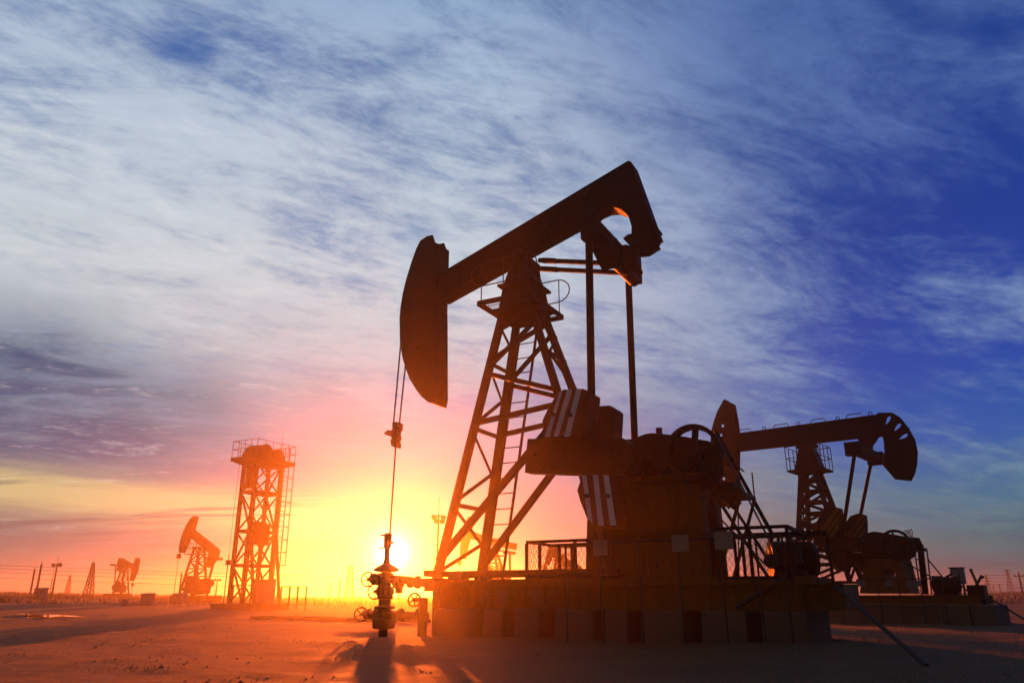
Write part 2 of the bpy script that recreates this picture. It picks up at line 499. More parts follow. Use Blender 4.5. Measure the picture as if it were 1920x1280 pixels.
for w in (w0, w1):
    m = MB(); m.path(hoop(w, u0 - .18, u1 + .18, PZ + .38, PZ + .92), .014, 6, True)
    for u in (u0 + .08, -2.13, u1 - .08): m.tube((u, w, PZ), (u, w, PZ + .92), .012, n=6)
    m.build('handrail', M['lattice'], plat)

# saddle: tapered head of the post, cap plate, bearing stool and shaft
m = MB()
m.hexa([(-2.54, -.40, ZT + .02), (-1.64, -.40, ZT + .02), (-1.64, .40, ZT + .02), (-2.54, .40, ZT + .02), (-2.44, -.36, 7.05), (-1.74, -.36, 7.05), (-1.74, .36, 7.05), (-2.44, .36, 7.05)])
m.box(-2.52, -1.66, -.46, .46, 7.052, 7.11)
sad = m.build('saddle', M['lattice'], BIG, bevel=.008)
m = MB()
for w in (-.36, .28):
    q = [(-2.42, 7.112), (-1.76, 7.112), (-1.86, 7.42), (-1.9, 7.78), (-2.2, 7.80), (-2.3, 7.42)]
    m.prism(q, w, w + .08)
m.tube((-2.05, -.46, 7.72), (-2.05, .46, 7.72), .15, n=18)
m.box(-2.34, -1.8, -.26, .26, 7.112, 7.35)
m.build('bearing_stool', M['gear'], sad, bevel=.006)
m = MB()
for w in (-.19, .19): m.prism(F1.uz([(944, 500), (968, 488), (1006, 452), (1018, 465), (1012, 476), (990, 482), (969, 509), (962, 519)], w), w - .03, w + .03)
m.build('beam_seat', M['dark'], web)

# cranks with striped counterweights
ck = [(986, 886), (988, 850), (991, 823), (1095, 821), (1170, 822), (1182, 832), (1184, 870), (1172, 890), (1092, 889.5)]
rowU = [(1010, 821), (1022, 798), (1017.5, 790), (1027, 769.5), (1039, 749), (1056, 731), (1094, 729), (1105, 733.5), (1101, 770), (1095, 821)]
rowL = [(1093, 889.7), (1083.5, 919.4), (1089.5, 940), (1101.5, 971), (1113.5, 984), (1128, 986.6), (1156.6, 986.6), (1159, 964), (1144.7, 889.7)]
stU = [[(1052, 733.6), (1057, 732.6), (1032, 819.4), (1023.5, 819.4)], [(1065.5, 731.8), (1075, 731.2), (1048.7, 819), (1040, 819)], [(1082, 731), (1092, 730.6), (1070, 819), (1059.5, 819)]]
stL = [[(1093.5, 891.5), (1101.5, 891.5), (1113.5, 982), (1104, 973)], [(1113.5, 891), (1123, 891), (1134, 985.5), (1124, 985)], [(1133, 891), (1143.2, 891), (1157, 984), (1146, 985.5)]]
WN = -1.42
crank_uz = F1.uz(ck, WN); U_uz = F1.uz(rowU, -1.60); L_uz = F1.uz(rowL, -1.60)
U_far = F1.uz([(1076, 823), (1090, 790), (1110, 766), (1152, 764), (1159, 770), (1156, 825)], 1.3)
def crank(wa, wb, sgn, stripes):
    hole = circ(F1.p(1006, 854, WN).x, F1.p(1006, 854, WN).z, .045)
    m = MB(); m.prism(crank_uz, wa, wb, [hole]); a = F1.p(1000, 846, WN)
    for k in range(9): m.box(crank_uz[0][0] + .25 + k * .17, crank_uz[0][0] + .31 + k * .17, wa - .03 if sgn < 0 else wb, wa if sgn < 0 else wb + .03, a.z - .36, a.z - .31)
    c = m.make('crank', M['gear'], BIG, bevel=.012)
    for poly, st in ((U_uz if sgn < 0 else U_far, stU), (L_uz, stL)):
        lo, hi = (wa - .18, wb + .14) if sgn < 0 else (wa - .14, wb + .18)
        m = MB(); m.prism(poly, lo, hi)
        cw = m.build('counterweight', M['striped'], c, bevel=.02)
        if stripes:
            m = MB()
            for s_ in st: m.prism(F1.uz(s_, -1.60), lo - .006, lo - .001)
            m.build('white_stripe', M['stripe'], cw)
        pts = ((1041, 778), (1072, 779)) if poly is not L_uz else ((1103, 930), (1142, 930))
        for a, b in pts:
            q = F1.p(a, b, -1.60); m = MB(); m.tube((q.x, lo - .05, q.z), (q.x, hi + .05, q.z), .035, n=6); m.build('clamp_bolt', M['steel'], cw)
crank(-1.46, -1.20, -1, True)
crank(1.20, 1.46, 1, False)

# gearbox, its pulley and the tall pedestal
gb = F1.uz([(1186, 826), (1196, 818), (1208, 813), (1222, 811), (1245, 813), (1272, 816), (1296, 820), (1306, 846), (1307, 876), (1300, 900), (1288, 910), (1180, 906), (1172, 890), (1172, 850)], -.72)
m = MB(); m.prism(gb, -.72, .72)
cg = F1.p(1182, 856, -.72)
m.tube((cg.x, -1.5, cg.z), (cg.x, 1.5, cg.z), .13, n=18); m.tube((cg.x, -.86, cg.z), (cg.x, .86, cg.z), .30, n=22)
for a in (1244, 1288):
    q = F1.p(a, 858, -.72); m.tube((q.x, -.80, q.z), (q.x, .80, q.z), .22, n=20)
gear = m.build('gearbox', M['gear'], BIG, bevel=.03)
m = MB(); m.prism(F1.uz([(1270, 816.5), (1328, 825), (1344, 846), (1346, 876), (1336, 900), (1320, 912), (1270, 909)], -.70), -.66, -.28); m.build('input_housing', M['gear'], gear, bevel=.03)
m = MB()
jn = F1.p(1180, 858, -.72).z
m.box(gb[-1][0] + .05, gb[7][0] - .0, -.78, .78, jn - .03, jn + .03)
for k in range(12):
    u = gb[-1][0] + .12 + k * .102; m.tube((u, -.755, jn - .06), (u, -.755, jn + .06), .018, n=6)
for k in range(5):
    u = gb[-1][0] + .3 + k * .35; m.box(u, u + .03, -.765, -.722, jn - .42, jn - .05)
q = F1.p(1236, 812, 0); m.tube((q.x, 0, q.z - .1), (q.x, 0, q.z + .1), .06, n=10)
m.build('joint_flange', M['gear'], gear)
pw = F1.p(1301, 848, -.95)
m = MB(); m.lathe([(.40, -.09), (.475, -.09), (.475, -.03), (.45, -.02), (.475, -.01), (.475, .05), (.45, .06), (.475, .07), (.475, .09), (.40, .09), (.40, -.09)], pw, (0, 1, 0), 44, False)
for k in range(5):
    t = 2 * math.pi * k / 5 + 1.42
    m.bar(pw, pw + Vector((math.cos(t) * .42, 0, math.sin(t) * .42)), .06, .10, up=(-math.sin(t), 0, math.cos(t)))
m.tube(pw - Vector((0, .14, 0)), pw + Vector((0, .3, 0)), .10, n=14)
m.build('belt_pulley', M['gear'], gear, smooth=True)

ped = F1.uz([(1103, 907), (1312, 907), (1331, 1100), (1097, 1100)], -.68)
m = MB(); m.prism(ped, -.68, -.65); m.prism(ped, .65, .68)
e0, e1 = Vector((ped[1][0], 0, ped[1][1])), Vector((ped[2][0], 0, ped[2][1]))
# rear end plate with an oval port above and an arched opening below
def endp(t, w): q = e0.lerp(e1, t); return (q.x - .002, w, q.z)
def endplate(m):
    n = 40; H = (e1 - e0).length
    out = [(-.649, 0), (.649, 0), (.649, H), (-.649, H)]
    ov = [(.30 * math.cos(2 * math.pi * i / 20), .52 + .40 * math.sin(2 * math.pi * i / 20)) for i in range(20)]
    ar = [(-.42, H - .02), (-.42, H - .55)] + [(.42 * -math.cos(math.pi * i / 10), H - .55 - .38 * math.sin(math.pi * i / 10)) for i in range(1, 10)] + [(.42, H - .55), (.42, H - .02)]
    loops = [out, ov, ar]
    tri = tessellate_polygon([[Vector((a, b, 0)) for a, b in l] for l in loops])
    flat = [p for l in loops for p in l]
    for off in (0, -.03):
        m.add([tuple(Vector(endp(b / H, a)) + Vector((off, 0, 0))) for a, b in flat], [tuple(t) for t in tri])
endplate(m)
f0, f1 = Vector((ped[0][0], 0, ped[0][1])), Vector((ped[3][0], 0, ped[3][1]))
m.hexa([(f0.x, -.649, f0.z), (f0.x + .03, -.649, f0.z), (f1.x + .03, -.649, f1.z), (f1.x, -.649, f1.z), (f0.x, .649, f0.z), (f0.x + .03, .649, f0.z), (f1.x + .03, .649, f1.z), (f1.x, .649, f1.z)])
pd = m.build('pedestal', M['yellow'], BIG)
m = MB(); m.box(ped[0][0] - .06, ped[1][0] + .08, -.76, .76, ped[0][1] - .03, ped[0][1] + .05)
m.box(ped[3][0] - .06, ped[2][0] + .08, -.76, .76, ped[3][1] - .02, ped[3][1] + .03)
for a in (1180, 1250):
    q = F1.p(a, 950, -.69); m.box(q.x - .015, q.x + .015, -.705, -.682, ped[3][1] + .9, ped[0][1] - .05)
m.build('edge_flange', M['yellow'], pd)
m = MB(); fr = [F1.p(*k, -.70) for k in ((1170, 975), (1288, 971), (1290, 1004), (1170, 1006))]
for a, b in zip(fr, fr[1:] + fr[:1]): m.bar(a, b, .03, .03)
m.diamond(fr[3], fr[2], fr[1], fr[0], .07, .006)
m.build('vent_screen', M['yellow'], pd)
for a, b in ((1147, 1218), (1222, 1292)):
    m = MB(); q = [F1.p(x, y, -.70) for x, y in ((a, 1100), (b, 1098), (b - 2, 1020), (a - 1, 1022))]
    m.prism([(k.x, k.z) for k in q], -.71, -.683)
    dr = m.build('door', M['yellow'], pd, bevel=.006)
    h = F1.p((a + b) / 2 + (26 if a < 1200 else -26), 1060, -.73); m = MB(); m.tube((h.x, -.73, h.z - .08), (h.x, -.73, h.z + .08), .012, n=6)
    m.box(h.x - .012, h.x + .012, -.73, -.711, h.z + .06, h.z + .08); m.box(h.x - .012, h.x + .012, -.73, -.711, h.z - .08, h.z - .06)
    m.build('handle', M['steel'], dr)

# skid: long I-beams, cross members and the raised subframe
m = MB(); SZ0, SZ1 = .50, .90; sL, sR = -3.38, 3.70
for w in (-1.02, 1.02): m.ibeam((sL, w, (SZ0 + SZ1) / 2), (sR, w, (SZ0 + SZ1) / 2), .20, SZ1 - SZ0, .028)
k = sL + .05
while k < sR: m.box(k, k + .12, -.918, .918, SZ0 + .03, SZ1 - .03); k += .9
for k in range(5):
    u = sL + .9 + k * 1.4; m.box(u, u + .016, -1.115, -1.036, SZ0 + .03, SZ1 - .03)
m.box(sL, sL + .03, -1.0, 1.0, SZ0 + .03, SZ1 - .031); m.box(sR - .03, sR, -1.0, 1.0, SZ0 + .03, SZ1 - .031)
skid = m.build('skid', M['yellow'], BIG)
m = MB()
for w in (-.86, .86): m.bar((-3.75, w, .952), (3.3, w, .952), .22, .10)
m.box(-3.1, -.5, -.74, .74, .904, .94)
for u in (-3.6, -2.2, -.4, 1.7, 3.1): m.box(u, u + .16, -.749, .749, .941, .998)
m.build('subframe', M['yellow'], skid)
m = MB()
for u, w in ((-3.5, -.86), (-3.5, .86), (-2.9, -.5)): m.tube((u, w, .95), (u, w, 1.12), .05, n=10)
m.box(-3.3, -3.0, -.9, -.6, 1.0, 1.15); m.tube((-3.62, -.95, .80), (-3.62, -.95, 1.02), .16, n=16)
m.build('anchor_clamp', M['steel'], skid)

def lettering(txt, frame, px, py, w, size, parent):
    cu = bpy.data.curves.new('t', 'FONT'); cu.body = txt; cu.size = size; cu.extrude = .002; cu.resolution_u = 2
    tmp = bpy.data.objects.new('t', cu); COL.objects.link(tmp)
    bpy.context.view_layer.update()
    me = bpy.data.meshes.new_from_object(tmp.evaluated_get(bpy.context.evaluated_depsgraph_get()))
    bpy.data.objects.remove(tmp); bpy.data.curves.remove(cu)
    q = frame.p(px, py, w)
    me.transform(Matrix.Translation((q.x, w, q.z)) @ Matrix.Rotation(math.pi / 2, 4, 'X'))
    o = bpy.data.objects.new('lettering', me); COL.objects.link(o); me.materials.append(M['letters']); o.parent = parent
    return o
# the legend stands on a plate let into the web of the near beam
for i, (t, px) in enumerate((('作業', 898), ('靠近', 992))):
    lettering(t, F1, px, 1134, -1.128, .31, skid)
m = MB(); a = F1.p(893, 1134, -1.1); b = F1.p(1040, 1108, -1.1)
m.box(a.x, b.x, -1.124, -1.118, SZ0 + .032, SZ1 - .032); m.build('name_plate', M['yellow'], skid)

# drive motor with cooling fins at the rear of the skid
mc = Vector((2.86, .05, 1.27)); m = MB()
prof = [(.10, -.36), (.31, -.36)]
x = -.34
while x < .24: prof += [(.31, x), (.31, x + .014), (.275, x + .016), (.275, x + .038)]; x += .04
prof += [(.32, .25), (.32, .30), (.24, .38), (.08, .40)]
m.lathe(prof, mc, (0.93, .36, 0), 34)
mot = m.build('motor', M['gear'], BIG)
m = MB(); m.box(2.5, 3.3, -.42, .5, .90, .985); m.box(2.62, 2.72, -.3, .4, .986, 1.10); m.box(3.0, 3.1, -.3, .4, .986, 1.10)
m.tube(mc + Vector((0, 0, .28)), mc + Vector((0, 0, .37)), .03, n=10); m.ring(mc + Vector((0, 0, .40)), (0, 1, 0), .045, .014, 14, 6)
m.box(mc.x - .02, mc.x + .22, -.52, -.32, 1.2, 1.45)
m.build('motor_base', M['steel'], mot)
m = MB()
pc = mc + Vector((-.15, -1.0, -.05)); m.lathe([(.05, -.08), (.11, -.08), (.09, -.02), (.11, .03), (.09, .05), (.11, .08), (.05, .08)], pc, (0, 1, 0), 24)
m.tube(pc, pc + Vector((0, .95, 0)), .04, n=10)
m.build('motor_pulley', M['steel'], mot)
m = MB()
for k in (-.05, 0, .05):
    d = (pc - pw); n = Vector((d.z, 0, -d.x)).normalized()
    for s_, ra, rb in ((1, .475, .11), (-1, .475, .11)):
        m.bar(pw + n * s_ * ra + Vector((0, k, 0)), pc + n * s_ * rb + Vector((0, k, 0)), .02, .014, up=n)
m.build('drive_belt', M['rubber'], BIG)

# service platform behind the gearbox with its crossed legs, junction box and stay
m = MB(); sa, sb = F1.p(1332, 928, -.1), F1.p(1392, 928, .5)
za = 2.36
m.box(1.72, 2.24, -.42, .75, za, za + .05); m.box(1.70, 2.26, -.44, -.42, za - .04, za + .08)
srv = m.build('service_platform', M['yellow'], BIG)
m = MB()
for w in (-.38, .7):
    m.bar((1.78, w, za), (2.55, w, .95), .05, .05); m.bar((2.22, w, za), (1.70, w, .95), .05, .05)
m.build('crossed_legs', M['yellow'], srv)
m = MB()
for u, w in ((2.22, -.4), (2.22, .72)): m.tube((u, w, za), (u, w, za + .5), .014, n=6)
m.path([(2.0, -.4, za + .5), (2.16, -.4, za + .5), (2.22, -.36, za + .44), (2.22, .0, za + .42)], .014)
m.build('handrail', M['yellow'], srv)
m = MB(); m.box(1.80, 2.08, -.25, .05, za + .052, za + .22); m.tube((1.98, -.26, za + .1), (1.98, -.25, za + .1), .04, n=10); m.build('junction_box', M['yellow'], srv, bevel=.01)
m = MB(); m.tube(F1.p(1340, 805, .75), F1.p(1452, 1008, .75), .035, n=8); m.build('stay', M['lattice'], BIG)
m = MB(); m.tube(F1.p(1383, 890, .3), F1.p(1386, 1100, .3), .014, n=6); m.build('conduit', M['steel'], BIG)
m = MB(); m.tube(F1.p(1380, 1138, -1.2), F1.p(1480, 1077, -1.0), .035, n=8); m.build('brake_lever', M['steel'], BIG)

# bridle ropes, carrier bar and polished rod
rodu = -5.47
tip = min(head, key=lambda p: p[0])
m = MB()
car = F1.p(740, 800, 0)
for w, w2 in ((-.12, -.05), (.14, .05)):
    pts = [(a[0] - .018, w, a[1]) for a in head[4:9]] + [(tip[0] - .03, w, tip[1] - .5), (car.x + (.0 if w < 0 else .09), w2, car.z + .05)]
    m.path(pts, .018, 6)
m.build('bridle_rope', M['cable'], BIG)
m = MB(); c = car
m.prism(F1.uz([(740, 792), (749, 792), (753, 796), (750, 799), (752, 803), (748, 808), (747, 814), (749, 818), (748, 824), (746, 826), (748, 832), (747, 840), (738, 837), (736, 826), (739, 823), (736, 818), (735, 814), (730, 814), (727, 816), (724, 813), (731, 807), (736, 808), (740, 807)], 0), -.09, .09)
m.build('carrier_bar', M['steel'], BIG, bevel=.004)
m = MB(); m.tube(F1.p(742, 836, 0), F1.p(731, 1003, 0), .018, n=8); m.build('polished_rod', M['galv'], BIG)

# concrete sleepers under the skid, each its own block
NP = [(812, 889), (905, 943), (963, 1012), (1039, 1113), (1134, 1176), (1201, 1283), (1314, 1398), (1426, 1514)]
PL = ['first concrete block below the wellhead end of the big skid', 'narrow concrete block below the first dark lettering on the skid',
      'concrete block under the second word lettered on the yellow skid', 'concrete block under the mesh guard beside the tower legs',
      'narrow concrete block below the pedestal door nearer the wellhead', 'concrete block below the pedestal door nearer the motor',
      'concrete block below the blank sign that overlaps the motor guard', 'broad rounded end block of concrete under the motor end of the skid']
for (a, b), lb in zip(NP, PL):
    ua, ub = F1.p(a, 1150, -1.2).x, F1.p(b, 1150, -1.2).x
    c = F1.world(((ua + ub) / 2, 0, 0))
    t = thing('concrete_block', (c.x, c.y, 0), lb, 'foundation block', 'concrete blocks carrying the big skid', -F1.a)
    h = (ub - ua) / 2; m = MB()
    pr = random.uniform
    m.hexa([(-h * 1.02, -1.24, -.3), (h * 1.02, -1.24, -.3), (h * 1.02, 1.24, -.3), (-h * 1.02, 1.24, -.3), (-h, -1.2, .492), (h, -1.2, .492), (h, 1.2, .492), (-h, 1.2, .492)])
    m.build('block', M['concrete'], t, bevel=.03)
    m = MB()
    for w in (-1.02, 1.02): m.box(-h * .7, h * .7, w - .12, w + .12, .4925, .4995)
    m.build('bearing_plate', M['steel'], t)
# ------------------------------------------------------------------ mesh guards, hand railing and blank signs round the large pumpjack
def guard(label, ua, ub, wa, wb, za, zb, posts, near=True, far=True, ends=(True, True), cell=.10):
    c = F1.world(((ua + ub) / 2, (wa + wb) / 2, 0)); t = thing('mesh_guard', (c.x, c.y, 0), label, 'mesh guard', 'mesh guards on the big skid', -F1.a)
    h = (ub - ua) / 2; g = (wb - wa) / 2
    m = MB()
    for w in (-g, g):
        m.bar((-h, w, zb), (h, w, zb), .05, .05); m.bar((-h, w, za), (h, w, za), .05, .05)
        for u in [-h, h] + [k - (ua + ub) / 2 for k in posts]: m.bar((u, w, za - .08), (u, w, zb - .026), .05, .05, up=(1, 0, 0))
    for u in (-h, h):
        m.bar((u, -g + .026, zb + .0), (u, g - .026, zb), .05, .05); m.bar((u, -g + .026, za), (u, g - .026, za), .05, .05)
    m.build('frame', M['lattice'], t)
    for on, a, b in ((near, (-h, -g), (h, -g)), (far, (-h, g), (h, g)), (ends[0], (-h, -g), (-h, g)), (ends[1], (h, -g), (h, g))):
        if on:
            m = MB(); m.diamond((a[0], a[1], za), (b[0], b[1], za), (b[0], b[1], zb), (a[0], a[1], zb), cell, .0042); m.build('wire_mesh', M['lattice'], t)
    return t
guard('wire mesh guard between the tower legs and the yellow pedestal', -1.70, -.47, -.72, .72, 1.02, 1.66, [-1.43, -.72], near=True, far=False, ends=(True, False))
guard('wire mesh guard around the finned motor behind the pedestal', 1.88, 2.98, -.95, .95, .98, 1.74, [2.4], near=False, far=True, ends=(False, True))
c = F1.world((1.95, 1.35, 0))
t = thing('mesh_guard', (c.x, c.y, 0), 'long wire mesh screen standing behind the finned motor', 'mesh guard', 'mesh guards on the big skid', -F1.a)
m = MB(); m.bar((-1.3, 0, 1.78), (1.35, 0, 1.78), .06, .10); m.bar((-1.3, 0, .98), (1.35, 0, .98), .05, .05)
for u in (-1.3, -.3, .5, 1.35): m.bar((u, 0, .9), (u, 0, 1.73), .05, .05, up=(1, 0, 0))
m.build('frame', M['lattice'], t)
m = MB(); m.diamond((-1.3, 0, 1.0), (1.35, 0, 1.0), (1.35, 0, 1.73), (-1.3, 0, 1.73), .10, .0042); m.build('wire_mesh', M['lattice'], t)

RW = -1.56
pu = [F1.p(x, 1100, RW).x for x in (1062, 1127, 1202, 1277, 1357, 1425, 1476)]
c = F1.world(((pu[0] + pu[-1]) / 2, RW, 0))
rail = thing('railing', (c.x, c.y, 0), 'thin pipe railing carrying the blank signs in front of the big pumpjack', 'railing', None, -F1.a)
cu_ = (pu[0] + pu[-1]) / 2
rz_ = lambda u: 1.545 + .0
m = MB(); m.tube((pu[0] - cu_ - .35, 0, 1.535), (pu[-1] - cu_, 0, 1.555), .018, n=8); m.build('rail', M['galv'], rail)
for u in pu:
    p = F1.world((u, RW, 0)); m = MB(); m.tube((u - cu_, 0, gz(p.x, p.y) - .05), (u - cu_, 0, 1.53), .016, n=8); m.build('post', M['galv'], rail)
for (x0, y0, x1, y1), lb in zip(((1113, 1011, 1138, 1041), (1261, 1001.5, 1290, 1034), (1341, 995, 1373, 1030)),
        ('blank white sign at the pedestal edge closest to the tower legs', 'blank white sign in front of the pedestal doors', 'blank white sign beside the mesh guard of the motor')):
    a = F1.p(x0, y1, RW - .03); b = F1.p(x1, y0, RW - .03)
    c = F1.world(((a.x + b.x) / 2, RW - .03, 0)); h = (b.x - a.x) / 2
    t = thing('sign', (c.x, c.y, (a.z + b.z) / 2), lb, 'sign', 'blank signs on the railing', -F1.a)
    v = (b.z - a.z) / 2
    m = MB(); m.box(-h, h, -.004, .004, -v, v); m.build('panel', M['sign'], t)
    for k in (-h * .6, h * .6):
        m = MB(); m.ring((k, .03, 1.545 - (a.z + b.z) / 2), (1, 0, 0), .026, .005, 12, 5); m.build('hanger', M['steel'], t)

# leaning steel pole from the skid end to the ground
pa, pb = F1.world(F1.p(1568, 1100, -1.15)), at_z(1737, 1245, 0)
pb.z = gz(pb.x, pb.y)
m = MB(); m.tube((0, 0, 0), pa - pb, .028, n=10); o = m.build('steel_pole', M['galv'], None, True); o.location = pb
tag(o, 'long steel pole leaning from the end of the big skid to the ground', 'pole')

# ------------------------------------------------------------------ wellhead with valves and flow pipes
wl = F1.world((rodu, 0, 0)); wz = gz(wl.x, wl.y)
FW = Frame(wl.x, wl.y, 28.51)
WH = thing('wellhead', FW, 'wellhead with handwheel valves standing under the polished rod', 'wellhead')
def W(px, py, w=0): return FW.p(px, py, w)
def zt(py): return W(727, py).z
m = MB()
m.lathe([(.10, wz - .1), (.10, zt(1179)), (.22, zt(1178)), (.24, zt(1172)), (.24, zt(1161)), (.20, zt(1160)), (.15, zt(1156)), (.15, zt(1142)), (.22, zt(1141)), (.22, zt(1136)), (.13, zt(1134)), (.13, zt(1123)),
         (.17, zt(1122.5)), (.17, zt(1117)), (.10, zt(1116)), (.12, zt(1102)), (.12, zt(1094)), (.14, zt(1092)), (.14, zt(1080)), (.16, zt(1079)), (.16, zt(1074)), (.09, zt(1073)), (.27, zt(1070)), (.27, zt(1066.5)),
         (.20, zt(1062)), (.08, zt(1056)), (.06, zt(1047)), (.06, zt(1026)), (.085, zt(1025)), (.085, zt(1003)), (.10, zt(1002)), (.06, zt(999))], (0, 0, 0), n=24)
m.build('tree_body', M['steel'], WH, True)
m = MB()
for a, b, yy in ((714, 734, 1002.5), (711, 727, 1026)):
    m.tube((W(a, yy).x - .0, 0, zt(yy)), (W(b, yy).x, 0, zt(yy)), .018, n=8)
m.tube((0, 0, zt(1017)), (.14, 0, zt(1017)), .03, n=8)
m.build('stuffing_box_handle', M['steel'], WH)
def valve(cx, cy, x1, rad, wheelR, label=None):
    p = W(cx, cy); q = W(x1, cy)
    m = MB(); m.tube((p.x + .1, 0, p.z), (q.x, 0, p.z), rad, n=16)
    for k in (.35, .65): m.tube((p.x + (q.x - p.x) * k - .02, 0, p.z), (p.x + (q.x - p.x) * k + .02, 0, p.z), rad * 1.35, n=16)
    m.tube((p.x, 0, p.z), (p.x + .12, 0, p.z), .025, n=8)
    v = m.build('valve', M['steel'], WH, True)
    m = MB(); m.wheel((p.x, 0, p.z), (.75, -.66, 0), wheelR, .017, 5); m.build('handwheel', M['steel'], v, True)
    return v
valve(690, 1085.5, 724, .095, .145)
valve(703, 1108.5, 734, .10, .15)
valve(677, 1151, 720, .085, .14)
m = MB(); a = W(740, 1085); b = W(808, 1094)
m.path([(a.x - .1, 0, a.z), (a.x + .25, 0, a.z - .02), (b.x, -.02, b.z), (b.x + .12, -.02, b.z - .02), (b.x + .16, -.02, b.z - .1), (b.x + .17, -.02, wz)], .085, 14)
for x, r in ((744, .13), (752, .12), (770, .115), (784, .13)): k = W(x, 1088); m.tube((k.x - .03, -.01, k.z - .03), (k.x + .03, -.01, k.z - .03), r, n=16)
k = W(747, 1105); m.box(k.x - .05, k.x + .08, -.05, .05, k.z - .07, k.z + .12); m.tube((k.x + .02, 0, k.z - .2), (k.x + .02, 0, k.z), .015, n=6)
m.build('flow_pipe', M['steel'], WH, True)
m = MB(); a = W(735, 1152); b = W(800, 1155); m.tube((a.x - .1, 0, a.z), (b.x, .02, b.z), .085, n=14); m.tube((b.x - .1, 0, wz), (b.x - .1, 0, W(800, 1120).z), .10, n=14)
for x in (751, 786): k = W(x, 1152); m.tube((k.x - .03, 0, k.z), (k.x + .03, 0, k.z), .13, n=16)
m.build('casing_pipe', M['steel'], WH, True)
m = MB(); k = W(777, 1124, .2); m.wheel((k.x, .2, k.z), (.75, -.66, 0), .13, .02, 5); m.tube((k.x, .2, k.z), (k.x + .25, .2, k.z), .05, n=10); m.build('side_handwheel', M['steel'], WH, True)
fa, fb = at_z(470, 1161, 0), at_z(806, 1168, 0)
pts = []
for i in range(25):
    q = fa.lerp(fb, i / 24); pts.append(Vector((q.x, q.y, gz(q.x, q.y) + .05)))
c0 = pts[12].copy(); m = MB(); m.path([p - c0 for p in pts], .055, 8); o = m.build('ground_pipe', M['galv'], None, True); o.location = c0
tag(o, 'long flow pipe lying on the ground and leading to the wellhead', 'pipe')

# ------------------------------------------------------------------ smaller pumpjacks, each built from its own traced side view
def lattice_post(F, parent, ft, fb, rt, rb, wt, wb, leg, rows, mat, lad=False):
    z1, z0 = ft[1], fb[1]
    def P(front, sd, t):
        a, b = (fb, ft) if front else (rb, rt)
        return Vector((a[0] + (b[0] - a[0]) * t, sd * (wb + (wt - wb) * t), z0 + (z1 - z0) * t))
    m = MB(); m.box(ft[0] - leg, rt[0] + leg, -wt - leg, wt + leg, z1 - leg * .6, z1 + leg * .4); post = m.build('samson_post', mat, parent)
    for fr in (True, False):
        for sd in (-1, 1):
            m = MB(); m.bar(P(fr, sd, 0), P(fr, sd, 1), leg, leg, up=(1, 0, 0)); m.build('leg', mat, post)
    m = MB(); k = 1
    for i in range(rows):
        t0, t1 = (i / rows) ** .85, ((i + 1) / rows) ** .85
        for sd in (-1, 1):
            m.bar(P(k > 0, sd, t0), P(k < 0, sd, t1), leg * .5, leg * .55); m.bar(P(True, sd, t0), P(False, sd, t0), leg * .5, leg * .55)
        for fr in (True, False): m.bar(P(fr, -k, t0), P(fr, k, t1), leg * .45, leg * .5)
        k = -k
    m.build('brace', mat, post)
    if lad:
        m = MB()
        for s in (.0, .36): m.bar(P(True, 0, 0) + Vector((-.08, s - .18, 0)), P(True, 0, 1) + Vector((-.08, s - .18, 0)), .03, .04, up=(1, 0, 0))
        n = int((z1 - z0) / .3)
        for i in range(1, n): q = P(True, 0, i / n); m.tube(q + Vector((-.08, -.18, 0)), q + Vector((-.08, .18, 0)), .012, n=5)
        m.build('ladder', mat, parent)
    return post

def railed_platform(F, parent, u0, u1, w0, w1, z, h, mat, t=.03, n=3):
    m = MB(); m.box(u0, u1, w0, w1, z - .06, z); pl = m.build('platform', mat, parent)
    m = MB()
    for k in (.5, 1.0):
        m.path([(u0, w0, z + h * k), (u1, w0, z + h * k), (u1, w1, z + h * k), (u0, w1, z + h * k)], t / 2, 4, True)
    for i in range(n + 1):
        u = u0 + (u1 - u0) * i / n
        for w in (w0, w1): m.tube((u, w, z), (u, w, z + h), t / 2, n=4)
    for w in (w0 * .3 + w1 * .7, w0 * .7 + w1 * .3):
        for u in (u0, u1): m.tube((u, w, z), (u, w, z + h), t / 2, n=4)
    m.build('handrail', mat, pl); return pl

G = 'pumpjacks of the oil field'
# --- the pumpjack on the right
F2 = Frame(11.03, 23.5, 39.8)
T2 = thing('pumpjack', F2, 'pumpjack with a level beam, handholds along its top and a rounded slotted tail weight', 'pumpjack', G)
h2 = F2.uz([(1357, 748.3), (1370.4, 755.3), (1376, 785), (1379.5, 812), (1379, 850), (1378, 900), (1375, 944), (1366, 953), (1361, 949), (1357, 952), (1350, 944), (1342, 925), (1334, 890), (1331, 850), (1333, 810), (1338, 790), (1345, 770)], -.2)
hh = [circ(F2.p(a, b, -.2).x, F2.p(a, b, -.2).z, .055) for a, b in ((1355, 798), (1351.5, 815), (1350, 829.5), (1353.5, 881), (1357, 897))]
m = MB(); m.prism(h2, -.2, -.17, hh); m.prism(h2, .17, .2, [circ(F2.p(a_, b_, .17).x, F2.p(a_, b_, .17).z, .11) for a_, b_ in ((1357, 798), (1355, 816), (1354, 832), (1356, 879), (1358, 896))])
arc = h2[10:17] + h2[:1]
for a, b in zip(arc[:-1], arc[1:]): m.hexa([(a[0], -.169, a[1]), (b[0], -.169, b[1]), (b[0] + .03, -.169, b[1]), (a[0] + .03, -.169, a[1]), (a[0], .169, a[1]), (b[0], .169, b[1]), (b[0] + .03, .169, b[1]), (a[0] + .03, .169, a[1])])
m.box(h2[5][0] - .03, h2[5][0] - .002, -.169, .169, h2[6][1], h2[2][1])
m.build('horsehead', M['dark'], T2)
b2 = F2.uz([(1376, 812.5), (1646, 776), (1650, 816), (1604, 820), (1376, 845)], -.16)
